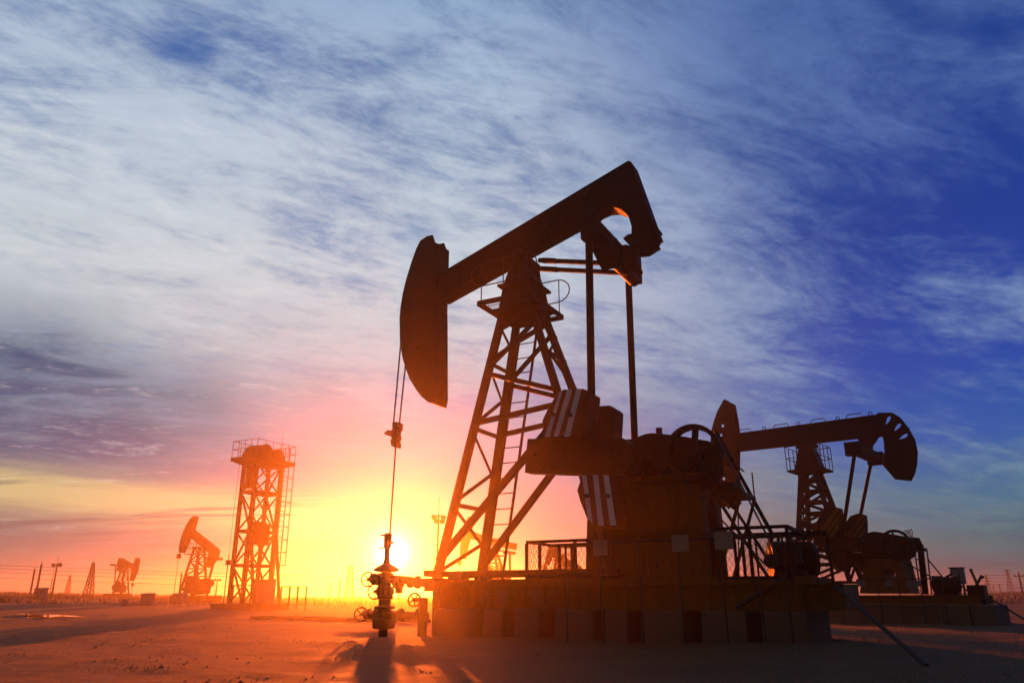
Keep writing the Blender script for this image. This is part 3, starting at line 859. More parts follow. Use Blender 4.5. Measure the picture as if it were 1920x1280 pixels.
m = MB(); m.prism(b2, -.16, .16); bm2 = m.build('walking_beam', M['dark'], T2, bevel=.01)
m = MB()
for i, (a, b) in enumerate(((1384, 1408), (1451, 1478), (1520, 1548), (1587, 1616))):
    y = lambda x: 812.5 + (776 - 812.5) * (x - 1376) / 270
    p, q = F2.p(a, y(a), 0), F2.p(b, y(b), 0); m.path([p, p + Vector((.03, 0, .1)), q + Vector((-.03, 0, .1)), q], .014, 5)
for x in (1433, 1497, 1571, 1632):
    q = F2.p(x, 812.5 + (776 - 812.5) * (x - 1376) / 270, 0); m.ring(q + Vector((0, 0, .04)), (0, 1, 0), .055, .013, 14, 5)
m.build('handhold', M['dark'], bm2)
t2 = F2.uz([(1644, 776), (1648, 773.5), (1673, 773.3), (1688, 782), (1704, 802), (1716, 824), (1721, 847), (1719.6, 871), (1716, 887), (1709, 901.5), (1678.6, 898.5), (1656, 872.5), (1658.7, 847), (1657.5, 828), (1655, 818), (1648, 815.5)], -.16)
def slot(x, y, ang, l=.13, r=.035):
    q = F2.p(x, y, -.16); c, s = math.cos(ang), math.sin(ang); out = []
    for i in range(14):
        t = 2 * math.pi * i / 14; a, b = l * math.cos(t), r * math.sin(t) * (1.2 + .7 * math.cos(t)); out.append((q.x + a * c - b * s, q.z + a * s + b * c))
    return out
m = MB(); m.prism(t2, -.20, -.13, [slot(1665, 788, 1.0, .145, .040), slot(1682.6, 801, .75, .145, .040), slot(1694, 818.6, .45, .145, .040)])
m.build('tail_weight', M['dark'], T2, bevel=.01)
m = MB(); m.tube((.0, -1.22, 4.98), (0, 1.22, 4.98), .10, n=12); m.box(-.2, .2, -1.28, 1.28, 4.82, 5.06)
for w in (-1.13, 1.13): m.box(-.24, .24, w - .13, w + .13, 4.72, 5.12)
q = F2.uz([(1602, 815), (1648, 813), (1640, 826), (1634, 834), (1634, 850), (1612, 850), (1614, 828)], 0); m.prism(q, -.2, .2)
m.build('equalizer', M['dark'], T2, bevel=.01)
for a, b in ((F2.p(1603, 846, -1.13), F2.p(1578, 1012, -1.13)), (F2.p(1635, 858, 1.13), F2.p(1603, 1016, 1.13))):
    m = MB(); m.tube(a, b, .055, n=10); m.tube(b - Vector((0, .07, 0)), b + Vector((0, .07, 0)), .13, n=14); m.build('pitman_arm', M['dark'], T2, True)
g = lambda x, y: (F2.p(x, y, 0).x, F2.p(x, y, 0).z)
ft, fb, rt, rb = g(1507, 884), g(1507, 1092), g(1532, 884), g(1606, 1092)
zt2, zb2 = ft[1], fb[1]
post2 = lattice_post(F2, T2, (ft[0], zt2), (fb[0], zb2), (rt[0], zt2), (rb[0], zb2), .24, .62, .13, 9, M['lattice'], True)
m = MB(); c = (ft[0] + rt[0]) / 2
m.hexa([(c - .42, -.3, zt2), (c + .42, -.3, zt2), (c + .42, .3, zt2), (c - .42, .3, zt2), (c - .22, -.24, zt2 + .72), (c + .22, -.24, zt2 + .72), (c + .22, .24, zt2 + .72), (c - .22, .24, zt2 + .72)])
m.tube((c, -.34, zt2 + .66), (c, .34, zt2 + .66), .12, n=14); m.box(c - .3, c + .3, -.2, .2, zt2 + .74, zt2 + .86)
m.build('saddle', M['gear'], T2, bevel=.01)
railed_platform(F2, T2, c - .56, c + .56, -.52, .52, zt2 + .02, .75, M['lattice'], .028)
ck2 = F2.uz([(1525, 1006), (1612, 1007), (1614, 1031), (1545, 1027), (1525, 1022)], -1.3)
wu2 = F2.uz([(1531, 1005), (1531, 990), (1533, 974), (1547, 955), (1561, 950), (1572, 951.5), (1574, 965), (1574, 1006)], -1.4)
wl2 = F2.uz([(1545, 1027.5), (1551, 1045), (1559.6, 1060.6), (1568, 1069), (1587, 1071.6), (1590, 1047), (1587, 1030)], -1.4)
def stripes(poly, lo, hi, k, parent):
    """slanting yellow bars clipped to the face of the weight"""
    us = [p[0] for p in poly]; zsx = [p[1] for p in poly]; m = MB(); n = 3
    import itertools
    for i in range(n):
        a = min(us) + (max(us) - min(us)) * (i + .25) / n * .8; dz = (max(zsx) - min(zsx))
        sq = [(a - .12, min(zsx)), (a + .04, min(zsx)), (a + .04 + dz * k, max(zsx)), (a - .12 + dz * k, max(zsx))]
        c = clip(sq, poly)
        if len(c) > 2: m.prism(c, lo - .006, lo - .001)
    m.build('yellow_stripe', M['yellow'], parent)
def clip(sub, poly):
    area = sum(poly[i][0] * poly[(i + 1) % len(poly)][1] - poly[(i + 1) % len(poly)][0] * poly[i][1] for i in range(len(poly)))
    pl = poly if area > 0 else poly[::-1]; out = sub
    for i in range(len(pl)):
        a, b = pl[i], pl[(i + 1) % len(pl)]; ins = lambda p: (b[0] - a[0]) * (p[1] - a[1]) - (b[1] - a[1]) * (p[0] - a[0]) >= 0
        inp, out = out, []
        for j in range(len(inp)):
            p, q = inp[j], inp[(j + 1) % len(inp)]
            if ins(p) != ins(q):
                d1 = (b[0] - a[0]) * (p[1] - a[1]) - (b[1] - a[1]) * (p[0] - a[0]); d2 = (b[0] - a[0]) * (q[1] - a[1]) - (b[1] - a[1]) * (q[0] - a[0])
                t = d1 / (d1 - d2); x = (p[0] + (q[0] - p[0]) * t, p[1] + (q[1] - p[1]) * t)
                if ins(p): out += [p, x] if not out or out[-1] != p else [x]
                else: out.append(x)
            elif ins(p): out.append(p)
        if not out: return []
    res = []
    for p in out:
        if not res or (abs(p[0] - res[-1][0]) + abs(p[1] - res[-1][1])) > 1e-5: res.append(p)
    if len(res) > 1 and abs(res[0][0] - res[-1][0]) + abs(res[0][1] - res[-1][1]) < 1e-5: res.pop()
    return res
for sgn in (-1, 1):
    wa = -1.32 if sgn < 0 else 1.12
    m = MB(); m.prism(ck2, wa, wa + .2); c2 = m.build('crank', M['gear'], T2, bevel=.01)
    for poly, k in ((wu2, .9), (wl2, -.9)):
        m = MB(); m.prism(poly, wa - .12, wa + .32); cw = m.build('counterweight', M['dark'], c2, bevel=.015)
        stripes(poly, wa - .12, 0, k, cw)
gb2 = F2.uz([(1612, 1008), (1616, 1006), (1627, 998), (1638, 995.5), (1662, 999), (1702, 1006), (1708, 1018), (1697, 1041), (1687, 1047.5), (1621, 1046.5), (1612, 1030)], -.55)
m = MB(); m.prism(gb2, -.55, .55); q = F2.p(1622, 1018, -.55); m.tube((q.x, -1.34, q.z), (q.x, 1.34, q.z), .10, n=12)
gr2 = m.build('gearbox', M['gear'], T2, bevel=.03)
m = MB(); q = F2.p(1684, 1022, -.4); m.wheel((q.x, -.68, q.z), (0, 1, 0), .40, .04, 5, 32); m.tube((q.x, -.68, q.z), (q.x, -.5, q.z), .08, n=10); m.build('belt_pulley', M['gear'], gr2, True)
m = MB()
for k in range(3): m.path([F2.p(1690 + k * 5, 1002, 0), F2.p(1697 + k * 6, 993 - k, .1), F2.p(1705 + k * 3, 1000 - k, .2), F2.p(1706 + k, 1016, .2), F2.p(1712 + k * 3, 1040, .2)], .012, 5)
m.build('hose', M['rubber'], gr2, True)
pd2 = F2.uz([(1621, 1047), (1687, 1047.5), (1704, 1112), (1612, 1112)], -.65)
hc = F2.p(1667, 1076, -.65); hl = circ(hc.x, hc.z, .17, 20)
m = MB(); m.prism(pd2, -.65, .65, [hl]); m.build('pedestal', M['yellow'], T2)
zs0, zs1 = F2.p(1700, 1132, -1.0).z, F2.p(1700, 1115.5, -1.0).z
ul, ur = F2.p(1470, 1120, -1.0).x, F2.p(1837, 1120, -1.0).x
m = MB()
for w in (-.95, .95): m.ibeam((ul, w, (zs0 + zs1) / 2), (ur, w, (zs0 + zs1) / 2), .16, zs1 - zs0, .024)
k = ul + .05
while k < ur: m.box(k, k + .1, -.86, .86, zs0 + .03, zs1 - .03); k += .9
m.build('skid', M['yellow'], T2)
m = MB(); a = F2.p(1774, 1097, -.2); m.lathe([(.1, -.3), (.23, -.3), (.23, .22), (.25, .24), (.25, .3), (.1, .34)], a, (.8, .6, 0), 22); m.box(a.x - .3, a.x + .3, a.y - .25, a.y + .25, zs1 + .002, a.z - .2)
m.tube(a + Vector((0, 0, .2)), F2.p(1786, 1074, -.2), .03, n=6); m.build('motor', M['gear'], T2, True)
m = MB()                                                            # tangle of frame posts behind the gearbox
for a, b, r in (((1725, 1020), (1735, 1113), .09), ((1738, 1031), (1747, 1113), .02), ((1717, 1030.5), (1738, 1030), .05), ((1740, 1048), (1767, 1081), .02), ((1690, 1050), (1750, 1083), .02), ((1695, 1039), (1708, 1031), .03), ((1708, 1031), (1718, 1031), .03),
                ((1700, 1034), (1706, 1080), .015), ((1704, 1034), (1712, 1090), .015), ((1716, 1040), (1724, 1095), .02), ((1709, 1007), (1722, 1009), .02), ((1716, 1009), (1727, 1025), .05), ((1722, 1008), (1729, 1024), .03), ((1716, 1048), (1730, 1048), .015), ((1748, 1083), (1768, 1083), .06), ((1750, 1106), (1766, 1106), .015), ((1800, 1096), (1822, 1114), .02)):
    m.tube(F2.p(a[0], a[1], .1), F2.p(b[0], b[1], .1), r, n=7)
m.build('belt_frame', M['gear'], T2)
m = MB()
for k in range(9): m.tube(F2.p(1723.5 + k * .9, 1036 + k * 8, 0), F2.p(1730 + k * .9, 1036 + k * 8, 0), .012, n=5)
m.tube(F2.p(1722, 1030, 0), F2.p(1730, 1113, 0), .02, n=6); m.build('ladder', M['gear'], T2)

FC = Frame(*F2.world((0, 0, 0)).xy, 39.8)
cl, cr = F2.p(1496, 1150, -1.25).x, F2.p(1866, 1150, -1.25).x
c = F2.world(((cl + cr) / 2, 0, 0)); FL = ('long stained concrete foundation of slabs below the pumpjack with the slotted tail weight', 'foundation')
m = MB(); h = (cr - cl) / 2; k = -h
while k < h - .05:
    wd = random.uniform(.42, .75); e = min(k + wd, h); ins = random.uniform(0, .05)
    m.box(k + .012, e - .012, -1.25 + ins, -1.0, -.3, zs0 - .008); k = e
m.box(-h + .02, h - .02, -.999, 1.1, -.3, zs0 - .009)
o = m.build('concrete_foundation', M['concrete'], None, bevel=.012); o.location = (c.x, c.y, 0); o.rotation_euler = (0, 0, -F2.a); tag(o, *FL)

ra, rb_ = F2.p(1606, 1086, -1.4), F2.p(1764, 1083, -1.4)
c = F2.world(((ra.x + rb_.x) / 2, -1.4, 0)); t = thing('railing', (c.x, c.y, 0), 'low pipe railing in front of the pedestal with a round hole', 'railing', None, -F2.a)
h = (rb_.x - ra.x) / 2
m = MB(); m.tube((-h, 0, ra.z), (h, 0, ra.z), .018, n=6); m.tube((-h, 0, .45), (h, 0, .45), .014, n=6); m.build('rail', M['galv'], t)
for k in range(5):
    x = -h + 2 * h * k / 4; p = c + F2.u * x; m = MB(); m.tube((x, 0, gz(p.x, p.y) - .04), (x, 0, ra.z), .016, n=6); m.build('post', M['galv'], t)
for (x0, x1), lb in zip(((1609, 1622.5), (1660, 1673), (1700, 1726)), ('small grimy white plate on the railing end touching the big skid', 'small grimy white plate on the railing below the round pedestal hole', 'wide grimy white plate on the railing past the holed pedestal')):
    a, b = F2.p(x0, 1099, -1.43), F2.p(x1, 1087, -1.43); cc = F2.world(((a.x + b.x) / 2, -1.43, 0)); hh_ = (b.x - a.x) / 2; v = (b.z - a.z) / 2
    m = MB(); m.box(-hh_, hh_, -.004, .004, -v, v); m.box(-.012, .012, .004, .03, v - .02, v); o = m.build('sign', M['plate'])
    o.location = (cc.x, cc.y, (a.z + b.z) / 2); o.rotation_euler = (0, 0, -F2.a); tag(o, lb, 'sign', 'plates on the right railing')

def cab(px0, py0, px1, py1, w, dp, label):
    a, b = F2.p(px0, py1, w), F2.p(px1, py0, w); cc = F2.world(((a.x + b.x) / 2, w, 0)); h = (b.x - a.x) / 2
    t = thing('control_cabinet', (cc.x, cc.y, zs1), label, 'cabinet', None, -F2.a)
    m = MB(); m.box(-h, h, 0, dp, a.z - zs1, b.z - zs1); bd = m.build('body', M['hut'], t, bevel=.01)
    m = MB(); m.box(-h - .02, h + .02, -.03, dp + .03, b.z - zs1 + .001, b.z - zs1 + .03); m.build('roof', M['steel'], t)
    m = MB(); m.box(-h + .04, h - .04, -.012, -.001, a.z - zs1 + .05, b.z - zs1 - .05); dr = m.build('door', M['hut'], t)
    m = MB(); m.box(h - .1, h - .07, -.03, -.013, (a.z + b.z) / 2 - zs1 - .06, (a.z + b.z) / 2 - zs1 + .06); m.build('handle', M['steel'], dr)
    for k in (-h + .06, h - .06):
        m = MB(); m.bar((k, dp / 2, .0), (k, dp / 2, a.z - zs1), .05, .05, up=(1, 0, 0)); m.build('leg', M['steel'], t)
cab(1785, 1064.5, 1803, 1094, .2, .35, 'pale control cabinet on legs beside the bin of forked sticks')
a = F2.p(1818, 1131, -.6); b = F2.p(1843, 1096, -.6); cc = F2.world(((a.x + b.x) / 2, -.35, zs0)); h = (b.x - a.x) / 2
cc = F2.world(((a.x + b.x) / 2, -.35, 0))
v = b.z - zs0
m = MB(); m.box(-h, h, -.28, -.25, 0, v); m.box(-h, h, .25, .28, 0, v); m.box(-h, -h + .03, -.249, .249, 0, v); m.box(h - .03, h, -.249, .249, 0, v); m.box(-h + .031, h - .031, -.249, .249, 0, .03)
o = m.build('steel_bin', M['gear']); o.location = (cc.x, cc.y, zs0); o.rotation_euler = (0, 0, -F2.a); tag(o, 'dark open steel bin with forked sticks standing in it', 'bin')
for p, q, br in (((1833, 1096), (1819, 1066), ((1823, 1075), (1821, 1066))), ((1831, 1096), (1841, 1078), ((1838, 1084), (1845, 1080)))):
    cv = lambda x, y: F2.p(x, y, -.35) - Vector(((a.x + b.x) / 2, -.35, zs0))
    k = cv(*p); k2 = cv(*q); d = (k2 - k).normalized(); m = MB(); m.path([k - d * (k.z - .04) / max(d.z, .3), k2], .04, 6); m.tube(cv(*br[0]), cv(*br[1]), .03, n=6)
    o = m.build('forked_stick', M['wood']); o.parent = None; o.location = (cc.x, cc.y, zs0); o.rotation_euler = (0, 0, -F2.a)
    tag(o, 'taller forked stick in the steel bin, leaning towards the pale cabinet' if q[0] < 1830 else 'shorter forked stick in the steel bin, leaning towards the pylons', 'stick', 'sticks in the steel bin')
pts = [F2.world(F2.p(x, y, -.9)) for x, y in ((1836, 1120), (1846, 1121), (1862, 1125), (1880, 1135), (1900, 1148), (1925, 1163), (1960, 1176))]
e = pts[-1]; pts[-1] = Vector((e.x, e.y, gz(e.x, e.y) + .02)); m = MB(); m.path([p - pts[0] for p in pts], .025, 6); o = m.build('power_cable', M['rubber'], None, True); o.location = pts[0]
tag(o, 'black cable drooping from the steel bin to the bare ground', 'cable')

# --- distant pumpjacks
def far_pump(label, Y, px_c, deg, sc, head, beam, tail, legs, pit, blob, gear, plat, rope, zoom, half=.22):
    ox, oy, k = zoom
    cv = lambda p: (ox + p[0] / k, oy + p[1] / k)
    g0 = at_y(px_c, 1118, Y); F = Frame(g0.x, g0.y, deg)
    e = thing('pumpjack', F, label, 'pumpjack', G); e.location.z = 0
    base = gz(g0.x, g0.y)
    T = lambda pts, w: F.uz([cv(p) for p in pts], w)
    P = lambda p, w=0: F.p(*cv(p), w)
    m = MB(); m.prism(T(head[0], -half), -half, half, [circ(P(q, -half).x, P(q, -half).z, .10, 10) for q in head[1]]); m.build('horsehead', M['dark'], e)
    m = MB(); m.prism(T(beam, -half * .8), -half * .8, half * .8); m.build('walking_beam', M['dark'], e)
    if tail: m = MB(); m.prism(T(tail, -half), -half * 1.02, half * 1.02); m.build('tail_weight', M['dark'], e)
    (a, b), (c, d) = legs
    pa, pb, pc, pd = P(a), P(b), P(c), P(d); zt_, zb_ = max(pa.z, pc.z), base + .6
    def ext(p, q): t = (zb_ - p.z) / (q.z - p.z); return (p.x + (q.x - p.x) * t, zb_)
    lattice_post(F, e, (pa.x, zt_), ext(pa, pb), (pc.x, zt_), ext(pc, pd), .3, .75, .17, 6, M['lattice'])
    for p, q, w in pit:
        m = MB(); m.tube(P(p, w), P(q, w), .075, n=7); m.build('pitman_arm', M['dark'], e)
    if pit: 
        q = P(pit[0][0], 0); m = MB(); m.box(q.x - .15, q.x + .15, -.95, .95, q.z - .1, q.z + .15); m.build('equalizer', M['dark'], e)
    for w in (-1.0, .8):
        m = MB(); m.prism(T(blob, w), w, w + .3); m.build('counterweight', M['dark'], e)
    m = MB(); m.prism(T(gear, -.5), -.5, .5); m.build('gearbox', M['gear'], e)
    if plat:
        a, b = P(plat[0]), P(plat[1]); railed_platform(F, e, a.x, b.x, -.7, .7, (a.z + b.z) / 2, 1.0, M['lattice'], .05)
    us = [P(q).x for q in gear + blob] + [ext(pa, pb)[0], ext(pc, pd)[0]]
    m = MB()
    for w in (-.9, .9): m.box(min(us) - .3, max(us) + .4, w - .12, w + .12, base + .3, base + .62)
    m.box(min(us) - .2, max(us) + .2, -1.1, 1.1, base - .3, base + .299); m.build('skid', M['yellow'], e)
    m = MB(); pts = [P(q) for q in rope]; pts[-1].z = base + .2; m.path(pts, .035, 5); q = P(rope[1]); m.box(q.x - .15, q.x + .15, -.15, .15, q.z - .25, q.z + .2); m.build('bridle_rope', M['cable'], e)
    return F, e, P
Z3 = (180, 950, 7.111)
F3, E3, P3 = far_pump('far pumpjack with its horsehead raised high beside the tall platform tower', 75, 372, 24, 1,
    ([(1300, 118), (1328, 125), (1305, 215), (1280, 300), (1240, 395), (1145, 610), (1105, 610), (1100, 560), (1120, 450), (1150, 350), (1200, 240), (1250, 160)], [(1272, 233), (1190, 436), (1176, 480)]),
    [(1270, 285), (1560, 515), (1600, 545), (1570, 640), (1480, 600), (1400, 530), (1340, 480), (1230, 385)],
    [(1550, 522), (1612, 570), (1595, 680), (1500, 800), (1458, 805), (1490, 640)],
    (((1345, 540), (1245, 950)), ((1405, 560), (1402, 950))), [((1578, 690), (1500, 965), -.9), ((1590, 690), (1512, 965), .9)],
    [(1400, 960), (1460, 945), (1540, 970), (1550, 1025), (1500, 1075), (1490, 1150), (1340, 1170), (1300, 1080)],
    [(1185, 1150), (1140, 1090), (1185, 1050), (1190, 930), (1225, 920), (1245, 960), (1330, 1080), (1340, 1165)],
    ((1255, 628), (1470, 625)), [(1120, 600), (1105, 650), (1100, 690), (1040, 1150)], Z3)
m = MB()
for k in range(6): m.tube(P3((1140 - k * 6, 930 + k * 36)), P3((1195 - k * 4, 930 + k * 36)), .03, n=5)
m.tube(P3((1142, 878)), P3((1108, 1150)), .07, n=6); m.tube(P3((1195, 930)), P3((1175, 1150)), .04, n=6); m.build('ladder_frame', M['lattice'], E3)
far_pump('smallest distant pumpjack, its horsehead turned towards the platform tower', 118, 233, 20, 1,
    ([(525, 675), (548, 678), (545, 740), (525, 850), (465, 985), (445, 985), (470, 830), (490, 770)], []),
    [(310, 675), (350, 690), (500, 775), (480, 830), (400, 790), (350, 765), (300, 760)],
    [(300, 690), (312, 675), (345, 690), (345, 800), (315, 800), (300, 848), (278, 845), (284, 740)],
    (((368, 800), (318, 1000)), ((402, 800), (380, 1140))), [((262, 775), (247, 1000), -.9), ((268, 775), (252, 1000), .9)],
    [(275, 965), (315, 1030), (325, 1130), (225, 1135), (205, 1060), (240, 1020)], [(230, 1140), (225, 1050), (300, 1000), (330, 1060), (330, 1140)],
    ((322, 858), (440, 856)), [(492, 985), (488, 1030), (486, 1060), (475, 1150)], Z3, .3)
Z5 = (840, 950, 6.857)
far_pump('distant pumpjack seen through the legs of the big tower', 70, 905, 26, 1,
    ([(262, 122), (285, 122), (305, 140), (290, 260), (255, 430), (200, 672), (152, 655), (150, 580), (172, 310), (215, 200)], [(200, 568), (195, 610)]),
    [(280, 300), (480, 380), (870, 470), (858, 552), (640, 500), (270, 405)], None,
    (((520, 540), (420, 900)), ((600, 540), (700, 920))), [((790, 590), (795, 925), -.9), ((798, 590), (803, 925), .9)],
    [(500, 740), (560, 800), (600, 920), (520, 930), (470, 900)], [(560, 930), (600, 830), (700, 850), (740, 930)],
    ((470, 560), (690, 560)), [(165, 655), (150, 710), (148, 730), (146, 860)], Z5)
far_pump('distant pumpjack seen through the wire mesh guard by the pedestal', 64, 1052, 26, 1,
    ([(1300, 490), (1385, 470), (1390, 560), (1320, 640), (1280, 740), (1240, 745), (1255, 640)], []),
    [(1350, 540), (1400, 570), (1640, 740), (1620, 800), (1440, 690), (1340, 640)],
    [(1580, 690), (1660, 740), (1700, 900), (1650, 960), (1600, 800)],
    (((1420, 680), (1350, 960)), ((1500, 700), (1560, 970))), [((1640, 780), (1660, 980), -.9), ((1650, 780), (1670, 980), .9)],
    [(1440, 850), (1560, 840), (1600, 980), (1440, 980)], [(1460, 960), (1480, 820), (1600, 840), (1620, 980)],
    ((1380, 690), (1540, 690)), [(1250, 745), (1245, 780), (1240, 800), (1235, 960)], Z5)
# ------------------------------------------------------------------ tower pumping unit on the left
KT = .85
FT = Frame(-16.2 * KT, 49.24 * KT, 28)
TW = thing('pumping_tower', FT, 'tall lattice tower with a railed machinery platform and caged ladder', 'tower')
TW.scale = (KT, KT, KT); TW.location.z = EYE * (1 - KT)
tb = (gz(-16.2 * KT, 49.24 * KT) - EYE * (1 - KT)) / KT; DZ = 9.12
m = MB(); m.box(-1.1, 1.1, -1.7, 1.7, DZ - .10, DZ); 
for w in (-1.7, 1.7): m.bar((-1.1, w, DZ - .12), (1.1, w, DZ - .12), .08, .22)
for u in (-1.1, 1.1): m.bar((u, -1.66, DZ - .12), (u, 1.66, DZ - .12), .08, .22)
m.hexa([(-.7, -1.2, DZ - .42), (.7, -1.2, DZ - .42), (.7, 1.2, DZ - .42), (-.7, 1.2, DZ - .42), (-1.05, -1.6, DZ - .24), (1.05, -1.6, DZ - .24), (1.05, 1.6, DZ - .24), (-1.05, 1.6, DZ - .24)])
deck = m.build('platform', M['lattice'], TW)
m = MB()
for k in (.5, 1.0):
    m.path([(-1.08, -1.68, DZ + 1.05 * k), (1.08, -1.68, DZ + 1.05 * k), (1.08, 1.68, DZ + 1.05 * k), (-1.08, 1.68, DZ + 1.05 * k)], .022, 5, True)
for i in range(6):
    w = -1.68 + 3.36 * i / 5
    for u in (-1.08, 1.08): m.tube((u, w, DZ), (u, w, DZ + 1.05), .022, n=5)
for i in range(1, 4):
    u = -1.08 + 2.16 * i / 4
    for w in (-1.68, 1.68): m.tube((u, w, DZ), (u, w, DZ + 1.05), .022, n=5)
m.build('handrail', M['lattice'], deck)
m = MB()                                                            # hoist drums and motor housing on top
m.tube((-.75, -.5, DZ + .42), (.75, -.5, DZ + .42), .50, n=22); m.tube((-.6, .55, DZ + .36), (.8, .55, DZ + .36), .42, n=22); m.box(-.85, .85, -1.1, 1.0, DZ + .01, DZ + .35)
m.tube((-.9, -.5, DZ + .42), (-.76, -.5, DZ + .42), .30, n=16); m.box(.2, .7, .2, .95, DZ + .351, DZ + .70); m.box(-.95, -.6, -.3, .3, DZ + .351, DZ + .62)
m.build('hoist', M['gear'], TW, True, .03)
m = MB(); m.tube((.3, 1.2, DZ), (.3, 1.2, DZ + 1.75), .015, n=5); m.build('lightning_rod', M['steel'], TW)
lu, lw = .56, 1.06
lev = [tb + .35, tb + 2.55, tb + 4.6, 7.0, DZ - .3]
for sx in (-1, 1):
    for sy in (-1, 1):
        m = MB(); m.bar((sx * lu, sy * lw, tb - .1), (sx * lu, sy * lw, DZ - .25), .20, .20, up=(1, 0, 0)); m.build('leg', M['lattice'], TW)
m = MB()
for z in lev[1:-1]:
    for s in (-1, 1):
        m.bar((-lu, s * lw, z), (lu, s * lw, z), .12, .18); m.bar((s * lu, -lw, z), (s * lu, lw, z), .12, .18)
m.build('girt', M['lattice'], TW)
m = MB()
for i, (a, b) in enumerate(zip(lev[:-1], lev[1:])):
    for s in (-1, 1):
        m.bar((s * lu + .02, -lw, a), (s * lu + .02, lw, b), .05, .10); m.bar((s * lu - .04, lw, a), (s * lu - .04, -lw, b), .05, .10)
        f = 1 if i % 2 else -1
        m.bar((-lu * f, s * lw, a), (lu * f, s * lw, b), .07, .12)
m.build('cross_brace', M['lattice'], TW)
m = MB()
for s in (-1, 1): m.bar((lu + .1, lw * s, lev[2]), (lu + 1.0, lw * s, tb - .05), .14, .14); 
m.build('raker', M['lattice'], TW)
m = MB(); m.box(-.30, .35, -.45, .85, 3.8, 5.1); m.box(-.2, .25, -.3, .6, 5.101, 5.22); m.build('balance_box', M['gear'], TW, bevel=.04)
lx, lyy = lu + .42, lw + .25
m = MB()
for s in (0, .42): m.bar((lx, lyy - s, tb + .2), (lx, lyy - s, DZ + .9), .045, .045, up=(1, 0, 0))
z = tb + .5
while z < DZ: m.tube((lx, lyy, z), (lx, lyy - .42, z), .018, n=5); z += .32
lad = m.build('ladder', M['lattice'], TW)
m = MB(); z = tb + 2.6; ctr = Vector((lx + .02, lyy - .21, 0))
arcp = lambda z: [Vector((lx + .62 * math.sin(t), lyy - .21 + .36 * math.cos(t), z)) for t in [math.pi * i / 8 for i in range(9)]]
while z < DZ + .1: m.path(arcp(z), .018, 5); z += .78
for i in (2, 4, 6): m.tube(arcp(tb + 2.6)[i], arcp(DZ)[i], .016, n=5)
m.build('safety_cage', M['lattice'], lad)
m = MB()
for s in (0, .36): m.bar((-lu + .05, .1 - s, 1.2), (-lu + .05, .1 - s, DZ - .3), .04, .04, up=(1, 0, 0))
m.bar((-.1, -lw + .1, 7.2), (-.1, -lw + .1, 8.6), .3, .35, up=(1, 0, 0))
m.build('guide_rail', M['lattice'], TW)
m = MB(); m.tube((-lu - .35, -lw - .1, tb), (-lu - .35, -lw - .1, 3.2), .03, n=6); m.box(-lu - .46, -lu - .22, -lw - .2, -lw, 2.55, 2.85); m.tube((-lu - .35, -lw - .1, 3.2), (-lu - .35, -lw - .1, DZ), .015, n=5)
m.build('polished_rod', M['steel'], TW)
m = MB(); m.box(-1.5, 1.9, -1.6, 1.5, tb - .3, tb + .34); m.build('base', M['concrete'], TW)
c = FT.world((1.05 * KT, .2 * KT, 0))
t = thing('electrical_cabinet', (c.x, c.y, (tb + .34) * KT + EYE * (1 - KT)), 'tall pale cabinet at the foot of the lattice tower', 'cabinet', None, -FT.a); t.scale = (KT, KT, KT)
m = MB(); m.box(-.62, .42, -.35, .45, .001, 1.35); m.build('body', M['hut'], t, bevel=.02); m = MB(); m.box(-.66, .46, -.39, .49, 1.352, 1.40); m.build('roof', M['steel'], t)
m = MB(); m.box(-.55, -.12, -.37, -.352, .1, 1.25); m.box(-.08, .35, -.37, -.352, .1, 1.25); m.build('door', M['hut'], t)
def fence(label, x0, x1, Y, h, panels):
    c = Vector(((x0 + x1) / 2, Y, 0)); b = gz(c.x, c.y); t = thing('fence', (c.x, c.y, b), label, 'fence', 'pipe fences by the tower'); hw = (x1 - x0) / 2
    m = MB(); m.bar((-hw, 0, h), (hw, 0, h), .05, .05); m.bar((-hw, 0, .25), (hw, 0, .25), .04, .04)
    k = -hw
    while k < hw: m.tube((k, 0, .25), (k, 0, h), .01, n=4); k += .16
    m.build('rails', M['galv'], t)
    for i in range(panels + 1): x = -hw + 2 * hw * i / panels; m = MB(); m.bar((x, 0, -.3), (x, 0, h), .07, .07, up=(1, 0, 0)); m.build('post', M['galv'], t)
Yf = 40.8
fence('short pipe fence beside the pale cabinet of the platform tower', at_y(528, 1100, Yf).x, at_y(575, 1100, Yf).x, Yf, at_y(550, 1099, Yf).z - gz(at_y(550, 1099, Yf).x, Yf), 3)
fence('short pipe fence behind the feet of the lattice tower', at_y(438, 1100, 44.6).x, at_y(505, 1100, 44.6).x, 44.6, at_y(470, 1096, 44.6).z - gz(at_y(470, 1096, 44.6).x, 44.6), 4)

